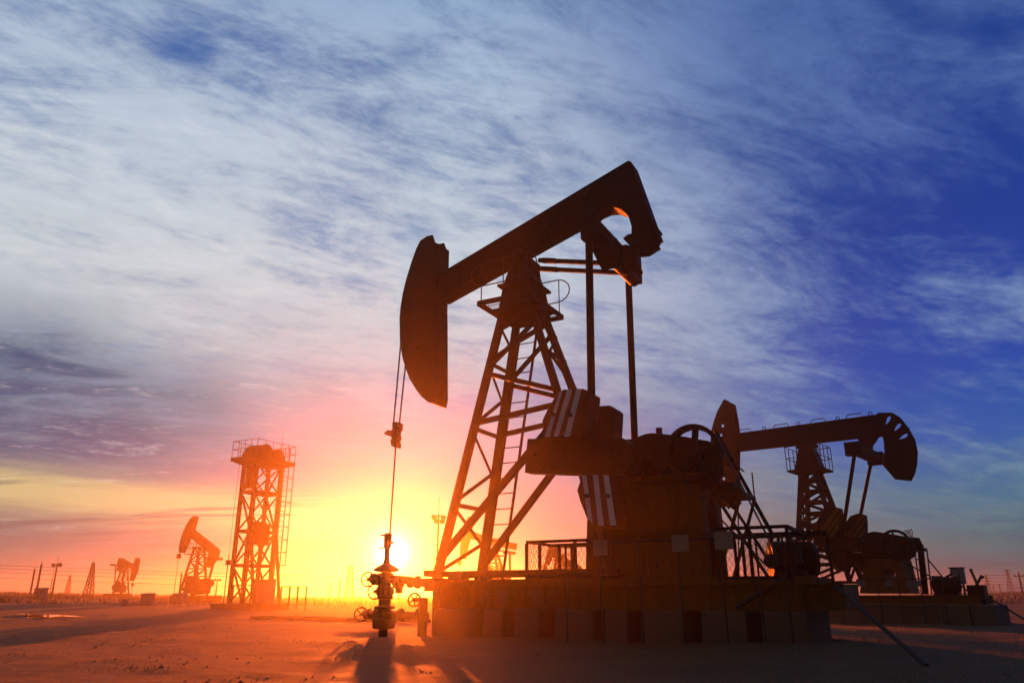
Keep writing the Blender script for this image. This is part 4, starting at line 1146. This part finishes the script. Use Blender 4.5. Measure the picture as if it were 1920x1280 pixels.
# ------------------------------------------------------------------ poles, masts, hut, power lines
def mast(label, px, top, Y, r, lamps):
    p = at_y(px, 1110, Y); b = gz(p.x, p.y); H = at_y(px, top, Y).z - b
    t = thing('floodlight_mast', (p.x, p.y, b), label, 'mast', 'floodlight masts')
    m = MB(); m.tube((0, 0, -.3), (0, 0, H), r, r * .6, 8); m.build('pole', M['galv'], t)
    m = MB(); m.tube((0, 0, H), (0, 0, H * 1.18), r * .16, n=5); m.build('lightning_rod', M['steel'], t)
    m = MB(); s = r * 2.9
    m.bar((-s * 1.3, 0, H * .985), (s * 1.3, 0, H * .985), r * .8, r * .8); m.bar((-s * .8, 0, H * .93), (s * .9, 0, H * .93), r * .8, r * .8); m.build('crossarm', M['galv'], t)
    for x, z in lamps:
        m = MB(); m.lathe([(r * .6, -.3 * s), (r * 1.9, .2 * s), (r * 2.0, .3 * s)], (x * s, 0, H * z), (.3 * (1 if x > 0 else -1), -.8, -.4), 12); l = m.build('lamp', M['steel'], t, True)
        m = MB(); m.tube((x * s, 0, H * z + r * .6), (x * s, 0, H * .985), r * .3, n=5); m.build('bracket', M['steel'], l)
    m = MB(); m.tube((-r * 2.2, 0, 0), (-r * 2.2, 0, H * .55), r * .35, n=5); m.path([(-r * 2.2, 0, H * .55), (-r * 2.0, 0, H * .8), (-r, 0, H * .93)], r * .2, 4); m.build('conduit', M['steel'], t)
mast('floodlight mast standing behind the wellhead and the tower legs', 818, 964, 42, .075, ((-1.1, .975), (1.15, .97), (.9, .93), (-.5, .935)))
mast('short floodlight mast between the far pumpjack and the tower', 405, 1085, 95, .08, ((-1.1, .975), (1.1, .97)))
mast('pole with lamps beside the white hut with a dark roof', 98, 1056, 88, .12, ((-1.1, .96), (.9, .975)))

def pole(label, px, py, Y, r, mat='wood', lean=0):
    p = at_y(px, 1110, Y); b = gz(p.x, p.y); H = at_y(px, py, Y).z - b
    t = thing('utility_pole', (p.x, p.y, b), label, 'pole', 'utility poles')
    m = MB(); m.tube((0, 0, -.3), (lean, 0, H), r, r * .75, 8); m.build('pole', M[mat], t)
    m = MB(); m.tube((lean, 0, H), (lean, 0, H + .25), r * .3, n=5); m.build('insulator', M['steel'], t)
    return Vector((p.x, p.y, b + H))
PL1 = pole('shorter of the two wooden poles behind the white hut', 57, 1067, 90, .12)
PL2 = pole('taller of the two wooden poles behind the white hut', 68, 1057, 86, .13)
pole('shorter slim pole standing farther from the horizon lattice mast', 619, 1092, 150, .15); pole('taller slim pole next to the horizon lattice mast', 636, 1086, 140, .2)
def lattice_mast(label, px, top, Y, bw, tw):
    p = at_y(px, 1110, Y); b = gz(p.x, p.y); H = at_y(px, top, Y).z - b
    t = thing('lattice_mast', (p.x, p.y, b), label, 'mast', 'lattice masts on the horizon'); L = lambda i, t_: Vector(((1, -1, -1, 1)[i] * (bw + (tw - bw) * t_), (1, 1, -1, -1)[i] * (bw + (tw - bw) * t_), H * t_))
    for i in range(4): m = MB(); m.tube(L(i, 0), L(i, 1), .05 * bw + .03, n=5); m.build('leg', M['galv'], t)
    m = MB(); n = 9
    for k in range(n):
        a, c = (k / n) ** .8, ((k + 1) / n) ** .8
        for i in range(4): j = (i + 1) % 4; m.tube(L(i, a), L(j, c), .035 * bw + .015, n=4); m.tube(L(j, a), L(i, c), .035 * bw + .015, n=4); m.tube(L(i, c), L(j, c), .03 * bw + .015, n=4)
    m.build('lattice', M['galv'], t)
    m = MB(); m.tube((0, 0, H), (0, 0, H * 1.06), .04, n=5); m.build('spike', M['steel'], t)
lattice_mast('slender lattice mast between the hut and the small pumpjack', 166, 1054, 100, .5, .1)
lattice_mast('wide lattice mast on the horizon near the wellhead', 655, 1060, 150, .8, .35)
lattice_mast('faint lattice mast on the horizon behind the white hut', 126, 1078, 170, .45, .12)
def hut(px0, px1, py0, py1, Y, label, windows, name='hut', cat='hut', roof=True):
    a, b = at_y(px0, py1, Y), at_y(px1, py0, Y); g_ = gz((a.x + b.x) / 2, Y); h = (b.x - a.x) / 2; H = b.z - g_
    t = thing(name, ((a.x + b.x) / 2, Y, g_), label, cat)
    m = MB(); m.box(-h, h, 0, h * 1.6, -.3, H * .9); m.build('walls', M['hut'], t)
    if roof:
        m = MB(); m.hexa([(-h * 1.15, -h * .2, H * .902), (h * 1.15, -h * .2, H * .902), (h * 1.15, h * 1.8, H * .902), (-h * 1.15, h * 1.8, H * .902), (-h * 1.1, -h * .15, H * .98), (h * 1.1, -h * .15, H * .98), (h * 1.0, h * 1.7, H * 1.05), (-h * 1.0, h * 1.7, H * 1.05)]); m.build('roof', M['roof'], t)
    for x in windows:
        m = MB(); m.box(x * h - h * .16, x * h + h * .16, -.03, -.002, H * .55, H * .72); m.build('window', M['rubber'], t)
    m = MB(); m.box(-h * .2, h * .15, -.03, -.002, -.05, H * .45) if windows else m.box(-h * .5, h * .5, -.03, -.002, .05, H * .8); m.build('door', M['roof'] if windows else M['hut'], t)
hut(62, 83, 1102, 1119, 70, 'small white hut with a dark tin roof and two windows', (-.35, .45))
hut(262, 284, 1112, 1131, 48, 'pale metal box with a flat lid beside the distant pumpjack', (), 'utility_box', 'utility box')
hut(226, 238, 1122, 1135, 46, 'small pale box low in the dark scrub', (), 'utility_box', 'utility box', False)
hut(322, 345, 1112, 1126, 60, 'low pale shed under the raised horsehead', (), 'shed', 'shed')

def wire(a, b, sag, r, label, group='overhead wires'):
    pts = []
    for i in range(33):
        t = i / 32; p = a.lerp(b, t); p.z -= sag * 4 * t * (1 - t); pts.append(p)
    m = MB(); m.path([p - a for p in pts], r, 4); o = m.build('overhead_wire', M['cable']); o.location = a
    tag(o, label, 'wire', group)
for i, (ya, yb) in enumerate(((1051, 1074), (1057, 1080), (1064, 1088), (1074, 1098))):
    wire(at_y(-260, ya - 4, 110), at_y(640, yb + 6, 130), .25, .035, ('topmost', 'second highest', 'second lowest', 'lowest')[i] + ' of the four overhead wires behind the white hut', 'overhead wires behind the white hut')

def pylon(label, px, top, Y, arms, w=1.0):
    p = at_y(px, 1108, Y); b = gz(p.x, p.y); H = at_y(px, top, Y).z - b; bw = H * .11 * w
    t = thing('pylon', (p.x, p.y, b), label, 'pylon', 'power pylons on the horizon'); L = lambda i, t_: Vector(((1, -1, -1, 1)[i], (1, 1, -1, -1)[i], 0)) * (bw * (1 - t_) ** 1.4 + H * .018) + Vector((0, 0, H * t_))
    r = .006 * H + .02
    for i in range(4): m = MB(); m.path([L(i, k / 5) for k in range(6)], r, 4); m.build('leg', M['galv'], t)
    m = MB()
    for k in range(7):
        for i in range(4): m.tube(L(i, k / 7), L((i + 1) % 4, (k + 1) / 7), r * .7, n=3); m.tube(L((i + 1) % 4, k / 7), L(i, (k + 1) / 7), r * .7, n=3)
    m.build('lattice', M['galv'], t)
    for z, s in arms:
        m = MB()
        for sg in (-1, 1): m.tube((0, 0, H * z), (sg * H * s, 0, H * z), r * 1.2, n=4); m.tube((0, 0, H * (z + .05)), (sg * H * s, 0, H * z), r, n=4); m.tube((sg * H * s, 0, H * z), (sg * H * s, 0, H * (z - .06)), r * .8, n=4)
        m.build('crossarm', M['galv'], t)
    return Vector((p.x, p.y, b + H))
K1 = pylon('pylon with four stacked crossarms beyond the steel bin', 1854, 1077, 230, ((.98, .10), (.82, .2), (.66, .25), (.5, .2)))
K2 = pylon('tallest slim pylon beside the wooden power pole', 1896, 1067, 225, ((.96, .18), (.86, .14)))
K3 = pylon('low distant pylon between the two tall pylons', 1876, 1094, 290, ((.95, .22), (.7, .3)))
K4 = pylon('small distant pylon close to the stacked one', 1864, 1096, 300, ((.95, .22), (.7, .3)))
p = at_y(1917, 1110, 120); b = gz(p.x, p.y); H = at_y(1917, 1074, 120).z - b
t = thing('power_pole', (p.x, p.y, b), 'wooden power pole with two crossarms in front of the pylons', 'pole')
m = MB(); m.tube((0, 0, -.3), (0, 0, H), .16, .11, 8); m.build('pole', M['wood'], t)
m = MB(); m.bar((-.75, 0, H * .86), (.75, 0, H * .86), .1, .1); m.bar((-.8, 0, H * .34), (.5, 0, H * .34), .1, .1); m.build('crossarm', M['wood'], t)
for x in (-.65, 0, .65): m = MB(); m.lathe([(.04, 0), (.08, .08), (.05, .16), (.07, .24), (.02, .3)], (x, 0, H * (.86 if x else 1.0)), n=8); m.build('insulator', M['steel'], t)
for i, (za, zb) in enumerate(((.98, .96), (.82, .86), (.66, .8), (.5, .74))):
    wire(at_y(1690, 1097 + i * 3, 280), Vector((K1.x, K1.y, gz(K1.x, K1.y) + (K1.z - gz(K1.x, K1.y)) * za)), 1.5, .05, ('topmost', 'second', 'third', 'lowest')[i] + ' faint power line between the bin and the stacked pylon', 'power lines on the horizon')
    wire(Vector((K1.x, K1.y, gz(K1.x, K1.y) + (K1.z - gz(K1.x, K1.y)) * za)), Vector((K2.x + 60, K2.y - 60, K2.z - i * 1.2)), 1.2, .05, ('topmost', 'second', 'third', 'lowest')[i] + ' faint power line between the stacked pylon and the slim pylon', 'power lines on the horizon')

# ------------------------------------------------------------------ ground
def soil():
    m, nt, b = newmat('packed_earth'); c = coords(nt)
    big = nz(nt, c, .10, 6, .6, .4); mid = nz(nt, c, .9, 8, .65, .3); fine = nz(nt, c, 14, 8, .7)
    col = ramp(nt, mid, [(.3, (.075, .035, .008)), (.5, (.118, .058, .014)), (.7, (.170, .090, .026))])
    pale = ramp(nt, big, [(.45, (0, 0, 0)), (.62, (1, 1, 1))])
    col = mixc(nt, pale, col, (.15, .078, .024))
    col = mixc(nt, ramp(nt, fine, [(.35, (0, 0, 0)), (.65, (1, 1, 1))]), mixc(nt, .4, col, (.07, .03, .012)), col)
    # scrubland beyond the well pads
    sp = nt.nodes.new('ShaderNodeSeparateXYZ'); nt.links.new(coords(nt), sp.inputs[0])
    far = nt.nodes.new('ShaderNodeMapRange'); far.inputs['From Min'].default_value = 38; far.inputs['From Max'].default_value = 56; nt.links.new(sp.outputs[1], far.inputs['Value'])
    col = mixc(nt, far.outputs[0], col, mixc(nt, nz(nt, coords(nt, 'Object', (.25, .06, 1)), 1, 6), (.035, .022, .010), (.075, .045, .02)))
    nt.links.new(col, b.inputs['Base Color'])
    nt.links.new(ramp(nt, mid, [(.3, (.72,) * 3), (.7, (.95,) * 3)]), b.inputs['Roughness']); b.inputs['Specular IOR Level'].default_value = .18
    add = nt.nodes.new('ShaderNodeMath'); add.operation = 'MULTIPLY_ADD'; nt.links.new(fine, add.inputs[0]); add.inputs[1].default_value = .35; nt.links.new(nz(nt, c, 3.2, 8, .7), add.inputs[2])
    bump(nt, b, add.outputs[0], .9, .08)
    return m
rs = []; r = .6
while r < 410: rs.append(r); r *= 1.035 if 5 < r < 40 else 1.07
rs.append(430)
NA = 400; angs = []
for i in range(NA):
    t = i / NA; angs.append(2 * math.pi * t)
# denser towards the view (+y)
angs = sorted(a - .55 * math.sin(2 * a) * 0 for a in angs)
vs = [(0, 0, gz(0.01, 0))]; fs = []
def warp(t):  # t in 0..1 -> angle about +y with more samples in front
    x = 2 * t - 1; return math.pi * (0.35 * x + .65 * x ** 3)
for r in rs:
    for i in range(NA):
        a = warp(i / NA); x, y = r * math.sin(a), r * math.cos(a); vs.append((x, y, gz(x, y)))
for i in range(NA): fs.append((0, 1 + (i + 1) % NA, 1 + i))
for k in range(len(rs) - 1):
    for i in range(NA):
        j = (i + 1) % NA; fs.append((1 + k * NA + i, 1 + k * NA + j, 1 + (k + 1) * NA + j, 1 + (k + 1) * NA + i))
m = MB(); m.v = vs; m.f = fs
go = m.make('ground', soil()); 
for p in go.data.polygons: p.use_smooth = True
tag(go, kind='structure')

def puddle_mat():
    m, nt, b = newmat('still_water'); b.inputs['Base Color'].default_value = (.03, .02, .015, 1); b.inputs['Roughness'].default_value = .03; b.inputs['IOR'].default_value = 1.33
    bump(nt, b, nz(nt, coords(nt), 6, 3), .03, .01); return m
def sheet(outline):
    q = [at_z(x, y, .0) for x, y in outline]; z = max(gz(p.x, p.y) for p in q) + .012
    return [Vector((p.x, p.y, z)) for p in q]
m = MB()
for ol in ([(26, 1155.2), (60, 1154.6), (82, 1156), (110, 1157), (160, 1161), (130, 1160.6), (105, 1160.4), (95, 1162.5), (80, 1161.5), (72, 1159), (50, 1157.5)], [(40, 1161), (62, 1160.3), (90, 1162.2), (70, 1162.3)]):
    q = sheet(ol); m.add(q, [tuple(range(len(q)))])
o = m.build('water', puddle_mat()); tag(o, kind='structure')

# dry stubble near the camera, scrub far off
def grass_mat(n, a, b_):
    m, nt, b = newmat(n); g = nt.nodes.new('ShaderNodeObjectInfo'); c = coords(nt)
    nt.links.new(mixc(nt, nz(nt, c, 1.7, 4), a, b_), b.inputs['Base Color']); b.inputs['Roughness'].default_value = .7
    b.inputs['Transmission Weight'].default_value = 0
    return m
m = MB(); R = random.Random(5)
def blade(x, y, h, w):
    a = R.uniform(0, 6.28); l = R.uniform(.1, .7) * h; z = gz(x, y) - .005; dx, dy = math.cos(a) * w, math.sin(a) * w; bx, by = R.uniform(-l, l), R.uniform(-l, l)
    m.add([(x - dx, y - dy, z), (x + dx, y + dy, z), (x + bx, y + by, z + h)], [(0, 1, 2)])
n = 0
while n < 17000:
    y = 6.2 + 22 * R.random() ** 1.6; x = R.uniform(-.72, .74) * y
    d = noise.noise((x * .55, y * .55, 4.0)) * .5 + noise.noise((x * 1.9, y * 1.9, 9.0)) * .35 + (.30 if x > .15 * y else -.12) - (.25 if y > 17 else 0)
    if d < .12 or R.random() > d + .35: n += .25; continue
    for _ in range(R.randint(2, 5)): blade(x + R.gauss(0, .03), y + R.gauss(0, .03), R.uniform(.015, .06) * (1.5 if R.random() < .1 else 1), R.uniform(.0015, .003)); n += 1
o = m.build('dry_grass', grass_mat('dry_stubble', (.13, .075, .035), (.22, .14, .07))); tag(o, 'sparse dry stubble growing on the bare earth', 'grass', kind='stuff')
m = MB(); n = 0
while n < 6500:
    y = 46 + 160 * R.random() ** 1.5; x = R.uniform(-.78, .78) * y
    if noise.noise((x * .05, y * .05, 2.0)) < -.12 and R.random() < .8: continue
    s = y / 60
    if y > 150: s *= 1.3
    if math.hypot(x + 13.8, y - 41.9) < 3.5: continue
    for _ in range(5): blade(x + R.gauss(0, .25), y + R.gauss(0, .25), R.uniform(.12, .42) * s ** .5, .02 * s)
    n += 1
o = m.build('undergrowth', grass_mat('dark_scrub', (.03, .022, .010), (.07, .045, .02))); tag(o, 'dark low scrub covering the flat land beyond the pads', 'scrub', kind='stuff')
m = MB(); n = 0
while n < 1500:
    y = 6.3 + 14 * R.random() ** 1.5; x = R.uniform(-.72, .74) * y
    if noise.noise((x * .7, y * .7, 12.0)) < .02: continue
    s = R.uniform(.005, .020) * (2.2 if R.random() < .04 else 1); z = gz(x, y); k = len(m.v)
    pts = [Vector((R.uniform(.6, 1) * a * s, R.uniform(.6, 1) * b * s, R.uniform(.5, .8) * c * s)) + Vector((x, y, z + s * .15)) for a, b, c in ((1, 0, 0), (-1, 0, 0), (0, 1, 0), (0, -1, 0), (0, 0, 1), (0, 0, -1))]
    m.add(pts, [(0, 2, 4), (2, 1, 4), (1, 3, 4), (3, 0, 4), (2, 0, 5), (1, 2, 5), (3, 1, 5), (0, 3, 5)]); n += 1
o = m.build('gravel', plain('dry_clods', (.15, .08, .05), .9)); tag(o, 'small clods and pebbles scattered over the earth', 'clods', kind='stuff')

# ------------------------------------------------------------------ evening air
m = MB(); m.box(-436, 436, -436, 436, -1.6, 9.75)
hz = m.build('haze', None); tag(hz, kind='stuff')
mt = bpy.data.materials.new('evening_haze'); mt.use_nodes = True; nt = mt.node_tree; nt.nodes.clear()
out = nt.nodes.new('ShaderNodeOutputMaterial'); pv = nt.nodes.new('ShaderNodeVolumePrincipled'); nt.links.new(pv.outputs[0], out.inputs['Volume'])
HZ_D, HZ_G = .0012, .88
pv.inputs['Color'].default_value = (1.0, .90, .56, 1); pv.inputs['Density'].default_value = HZ_D; pv.inputs['Anisotropy'].default_value = HZ_G
hz.data.materials.append(mt)
try: mt.cycles.homogeneous_volume = True
except Exception: pass
# ------------------------------------------------------------------ sky
SUN_EL, SUN_AZ = 2.954, -8.70          # degrees above the horizon, degrees right of straight ahead
sd = Vector((math.sin(math.radians(SUN_AZ)) * math.cos(math.radians(SUN_EL)), math.cos(math.radians(SUN_AZ)) * math.cos(math.radians(SUN_EL)), math.sin(math.radians(SUN_EL))))
wd = bpy.data.worlds.new('World'); scn.world = wd; wd.use_nodes = True; nt = wd.node_tree; nt.nodes.clear()
class S:
    """a scalar socket with arithmetic"""
    def __init__(s, o): s.o = o
    def _op(s, op, b=None, c=None, clampv=False):
        n = nt.nodes.new('ShaderNodeMath'); n.operation = op; n.use_clamp = clampv
        for i, v in enumerate((s, b, c)):
            if v is None: continue
            if isinstance(v, S): nt.links.new(v.o, n.inputs[i])
            else: n.inputs[i].default_value = v
        return S(n.outputs[0])
    def __add__(s, b): return s._op('ADD', b)
    __radd__ = __add__
    def __sub__(s, b): return s._op('SUBTRACT', b)
    def __rsub__(s, b): return (s * -1) + b
    def __mul__(s, b): return s._op('MULTIPLY', b)
    __rmul__ = __mul__
    def __truediv__(s, b): return s._op('DIVIDE', b)
    def __pow__(s, b): return s._op('POWER', b)
    def exp(s): return s._op('EXPONENT')
    def mx(s, b): return s._op('MAXIMUM', b)
    def mn(s, b): return s._op('MINIMUM', b)
    def step(s, a, b):
        n = nt.nodes.new('ShaderNodeMapRange'); n.interpolation_type = 'SMOOTHSTEP'; n.inputs['From Min'].default_value = a; n.inputs['From Max'].default_value = b
        nt.links.new(s.o, n.inputs['Value']); return S(n.outputs[0])
D = nt.nodes.new('ShaderNodeTexCoord').outputs['Generated']
def vmath(op, *a):
    n = nt.nodes.new('ShaderNodeVectorMath'); n.operation = op
    for i, v in enumerate(a):
        if hasattr(v, 'links'): nt.links.new(v, n.inputs[i])
        elif isinstance(v, S): nt.links.new(v.o, n.inputs[i])
        else: n.inputs[i].default_value = v
    return n
Dn = vmath('NORMALIZE', D).outputs[0]
sp = nt.nodes.new('ShaderNodeSeparateXYZ'); nt.links.new(Dn, sp.inputs[0]); dx, dy, dz = (S(o) for o in sp.outputs)
el = dz._op('ARCSINE') * 57.2958
az = dx._op('ARCTAN2', dy) * 57.2958
dts = S(vmath('DOT_PRODUCT', Dn, sd).outputs['Value'])
ang = dts.mn(1.0)._op('ARCCOSINE') * 57.2958
def comb(x, y, z):
    n = nt.nodes.new('ShaderNodeCombineXYZ')
    for i, v in enumerate((x, y, z)):
        if isinstance(v, S): nt.links.new(v.o, n.inputs[i])
        else: n.inputs[i].default_value = v
    return n.outputs[0]
inv = 1.0 * (dz.mx(0) + .13)._op('POWER', -1.0)
px_, py_ = dx * inv, dy * inv                     # a flat cloud deck seen in perspective
def nzw(sx, sy, scale, detail, rough, dist=0.0, rot=0.0, off=0.0):
    c, s = math.cos(rot), math.sin(rot)
    n = nt.nodes.new('ShaderNodeTexNoise'); n.inputs['Scale'].default_value = scale; n.inputs['Detail'].default_value = detail; n.inputs['Roughness'].default_value = rough; n.inputs['Distortion'].default_value = dist
    nt.links.new(comb((px_ * c + py_ * s) * sx, (py_ * c - px_ * s) * sy, off), n.inputs['Vector']); return S(n.outputs['Fac'])
def wramp(f, stops):
    return ramp(nt, f.o, stops)
def mixw(f, a, b): return mixc(nt, f.o if isinstance(f, S) else f, a, b)
def lobe(pxx, pyy, rad, soft):
    """1 inside a patch of sky centred on the given sight line, with a ragged edge"""
    v = ray(pxx, pyy).normalized(); a = S(vmath('DOT_PRODUCT', Dn, v).outputs['Value']).mn(1.0)._op('ARCCOSINE') * 57.2958
    return (1.0 - (a + (big_n - .5) * soft * 1.6).step(rad - soft, rad + soft))
big_n = nzw(1, 1, 1.1, 6, .6, .4, .5, 3.0)
def E_(*stops): return [(max(0, e) / 45.0, lin(*c)) for e, c in stops]
en = el / 45.0
enw = (el + (nzw(1, 1, 1.6, 5, .6, .3, .9, 8.0) - .5) * 5.0) / 45.0
clearL = wramp(en, E_((0, (36, 92, 94)), (3, (50, 100, 110)), (5.5, (80, 116, 124)), (8.5, (110, 132, 150)), (11, (118, 142, 170)), (16, (100, 142, 190)), (22, (78, 132, 192)), (32, (66, 110, 176)), (44, (56, 96, 164))))
clearR = wramp(en, E_((0, (10, 76, 92)), (3, (16, 92, 116)), (6, (38, 112, 150)), (10, (30, 90, 172)), (15, (24, 72, 168)), (24, (22, 60, 150)), (44, (32, 68, 140))))
cloudL = wramp(enw, E_((0, (36, 92, 92)), (3, (60, 102, 108)), (6, (76, 108, 122)), (9, (92, 118, 140)), (13, (134, 154, 168)), (17, (182, 192, 200)), (22, (206, 214, 220)), (30, (194, 208, 222)), (44, (144, 172, 206))))
cloudR = wramp(enw, E_((0, (14, 76, 90)), (4, (60, 114, 124)), (7, (100, 138, 154)), (11, (108, 140, 178)), (17, (124, 148, 188)), (26, (96, 126, 180)), (44, (76, 106, 168))))
side = (az + (big_n - .5) * 14.0).step(-6.0, 27.0)
clear = mixw(side, clearL, clearR); cloud = mixw(side, cloudL, cloudR)
# cloud cover: a broad veil, streaked cirrus, and mackerel ripples
veil = nzw(1, 1, .85, 9, .60, .6, .5, 1.0)
streak = nzw(.6, 1.9, 1.0, 10, .64, 1.0, .62, 5.0)
rip = nzw(.8, 1.5, 9.0, 7, .68, .5, .55, 2.0)
wisp = nzw(.6, 1.4, 2.6, 10, .70, 1.3, .35, 6.0)
fine = nzw(1, 1.4, 26.0, 5, .65, .3, .3, 4.0)
big2 = nzw(.8, 1.2, .55, 4, .5, .3, .2, 12.0)
cov = veil * .45 + streak * .50 + (wisp - .5) * .65 + (rip - .5) * .52 * (1.0 - side * .5) + (fine - .5) * .16 + (big2 - .5) * .35
bias = lobe(1400, 130, 14, 12) * .06 + lobe(200, 480, 20, 14) * .10 + lobe(620, 480, 14, 10) * .04 + lobe(1250, 600, 15, 12) * .05
gap = lobe(1790, 440, 11, 9) * .10 + lobe(1600, 740, 5, 4) * .10 + lobe(340, 85, 1.8, 1.6) * .20 + lobe(640, 400, 3.4, 3) * .08 + lobe(500, 130, 3.5, 3) * .10 + lobe(1860, 120, 14, 9) * .03 + lobe(1780, 800, 6, 5) * .10
hband = (1.0 - (el).step(5.0, 14.0)) * .03
cover = (cov + bias - gap + hband).step(.24, .66)
thick = (wisp * .5 + streak * .3 + rip * .35 + fine * .12)
shade = 1.0 + (thick - .62) * .85
cs = vmath('SCALE', cloud); nt.links.new(shade.o, cs.inputs['Scale']); cloud = cs.outputs[0]
col = mixw(cover * .96, clear, cloud)
# heavier violet bank low on the left, broken along its upper edge, a pale strip of clear sky under it
bank = lobe(40, 815, 6.4, 3.6) * .95 + lobe(330, 845, 5.5, 3.4) * .75 + lobe(600, 880, 5.0, 3.0) * .5
bank = (bank * ((wisp - .5) * 4.2 + (veil - .5) * 2.0 + (streak - .5) * 2.0 + (rip - .5) * 1.0 + .78).mx(0).mn(1.25)).mn(1.0)
bank = bank * (el + (streak - .5) * 3.0).step(6.9, 8.3)
bcol = mixw((az + 40.0).step(2.0, 30.0), lin(10, 70, 118), lin(60, 118, 140))
col = mixw(bank * .95, col, bcol)
sv = (el - 6.2 + (az + 30.0) * .05 + (streak - .5) * 2.0) / .95
strip = ((sv * sv) * -.5).exp() * (1.0 - az.step(-16.0, -6.0)) * (.5 + wisp)
col = mixw(strip.mn(.9), col, lin(206, 194, 136))
# bright rims and pale curds
curd = ((wisp - .5) * 2.6 + (rip - .5) * 1.4 + (fine - .5) * .6).step(.10, .75) * lobe(120, 560, 18, 9)
col = mixw(curd * .45, col, lin(232, 230, 228))
# thin dark bars low down on the left
bars = nzw(.22, 1.6, 4.0, 7, .6, .5, .08, 9.0).step(.50, .64) * (1.0 - el.step(6.0, 8.0)) * el.step(1.2, 3.0) * (1.0 - az.step(-16.0, -8.0))
col = mixw(bars * .8, col, lin(30, 88, 100))
# dusk deepens away from the sun
dusk = 1.0 - ang.step(55.0, 120.0) * .72
# the brightened sky round the low sun, and the disc itself
nish = nt.nodes.new('ShaderNodeTexSky'); nish.sky_type = 'NISHITA'; nish.sun_disc = False
nish.sun_elevation = math.radians(SUN_EL); nish.sun_rotation = math.radians(SUN_AZ); nish.air_density = 1.2; nish.dust_density = 2.0
def scale(c, k):
    n = vmath('SCALE', c)
    if isinstance(k, S): nt.links.new(k.o, n.inputs['Scale'])
    else: n.inputs['Scale'].default_value = k
    return n.outputs[0]
SKY_STRENGTH = .12
EXPO = 1.25
GLOW1, GLOW2 = .16 / 2 ** EXPO, .14 / 2 ** EXPO
SKY_LEVEL = .92 / 2 ** EXPO
g1 = ((ang * ang) * (-1.0 / (2 * 5.0 ** 2))).exp() * GLOW1
g2 = ((ang * ang) * (-1.0 / (2 * 13.0 ** 2))).exp() * GLOW2
disc = ((ang * ang) * (-1.0 / (2 * .42 ** 2))).exp() * 5.0 + ((ang * ang) * (-1.0 / (2 * 1.1 ** 2))).exp() * .45
tot = vmath('ADD', scale(col, dusk * (SKY_LEVEL / SKY_STRENGTH)), scale(nish.outputs[0], .015)).outputs[0]
tot = vmath('ADD', tot, scale(vmath('ADD', scale(comb(.2, .55, .62), g1), scale(comb(.1, .50, .55), g2)).outputs[0], 1.0 / SKY_STRENGTH)).outputs[0]
tot = vmath('ADD', tot, scale(comb(1.0, .93, .75), disc * (1.0 / SKY_STRENGTH))).outputs[0]
bg = nt.nodes.new('ShaderNodeBackground'); bg.inputs['Strength'].default_value = SKY_STRENGTH; nt.links.new(tot, bg.inputs['Color'])
wo = nt.nodes.new('ShaderNodeOutputWorld'); nt.links.new(bg.outputs[0], wo.inputs['Surface'])
wd.cycles.sampling_method = 'MANUAL'; wd.cycles.sample_map_resolution = 1024

# ------------------------------------------------------------------ sun, camera, output
sl = bpy.data.lights.new('sun', 'SUN'); sl.energy = 5.0; sl.angle = math.radians(.53); sl.color = (1.0, .135, .011)
so = bpy.data.objects.new('sun', sl); COL.objects.link(so); so.rotation_euler = sd.to_track_quat('Z', 'Y').to_euler(); so.location = (0, 0, 12)
cam = bpy.data.cameras.new('camera'); co = bpy.data.objects.new('camera', cam); COL.objects.link(co)
cam.sensor_width = 36; cam.lens = FOC * 36 / 1920; cam.clip_end = 5000; cam.clip_start = .05
co.location = (0, 0, EYE); co.rotation_euler = (math.pi / 2 + TILT, 0, 0); scn.camera = co
vs_ = scn.view_settings; vs_.view_transform = 'Standard'; vs_.look = 'None'; vs_.exposure = EXPO; vs_.gamma = 1.0; vs_.use_curve_mapping = False
cy = scn.cycles; cy.use_denoising = True; cy.max_bounces = 6; cy.diffuse_bounces = 3; cy.glossy_bounces = 3; cy.volume_bounces = 0; cy.transmission_bounces = 2
cy.caustics_reflective = False; cy.caustics_refractive = False; cy.sample_clamp_indirect = 4.0
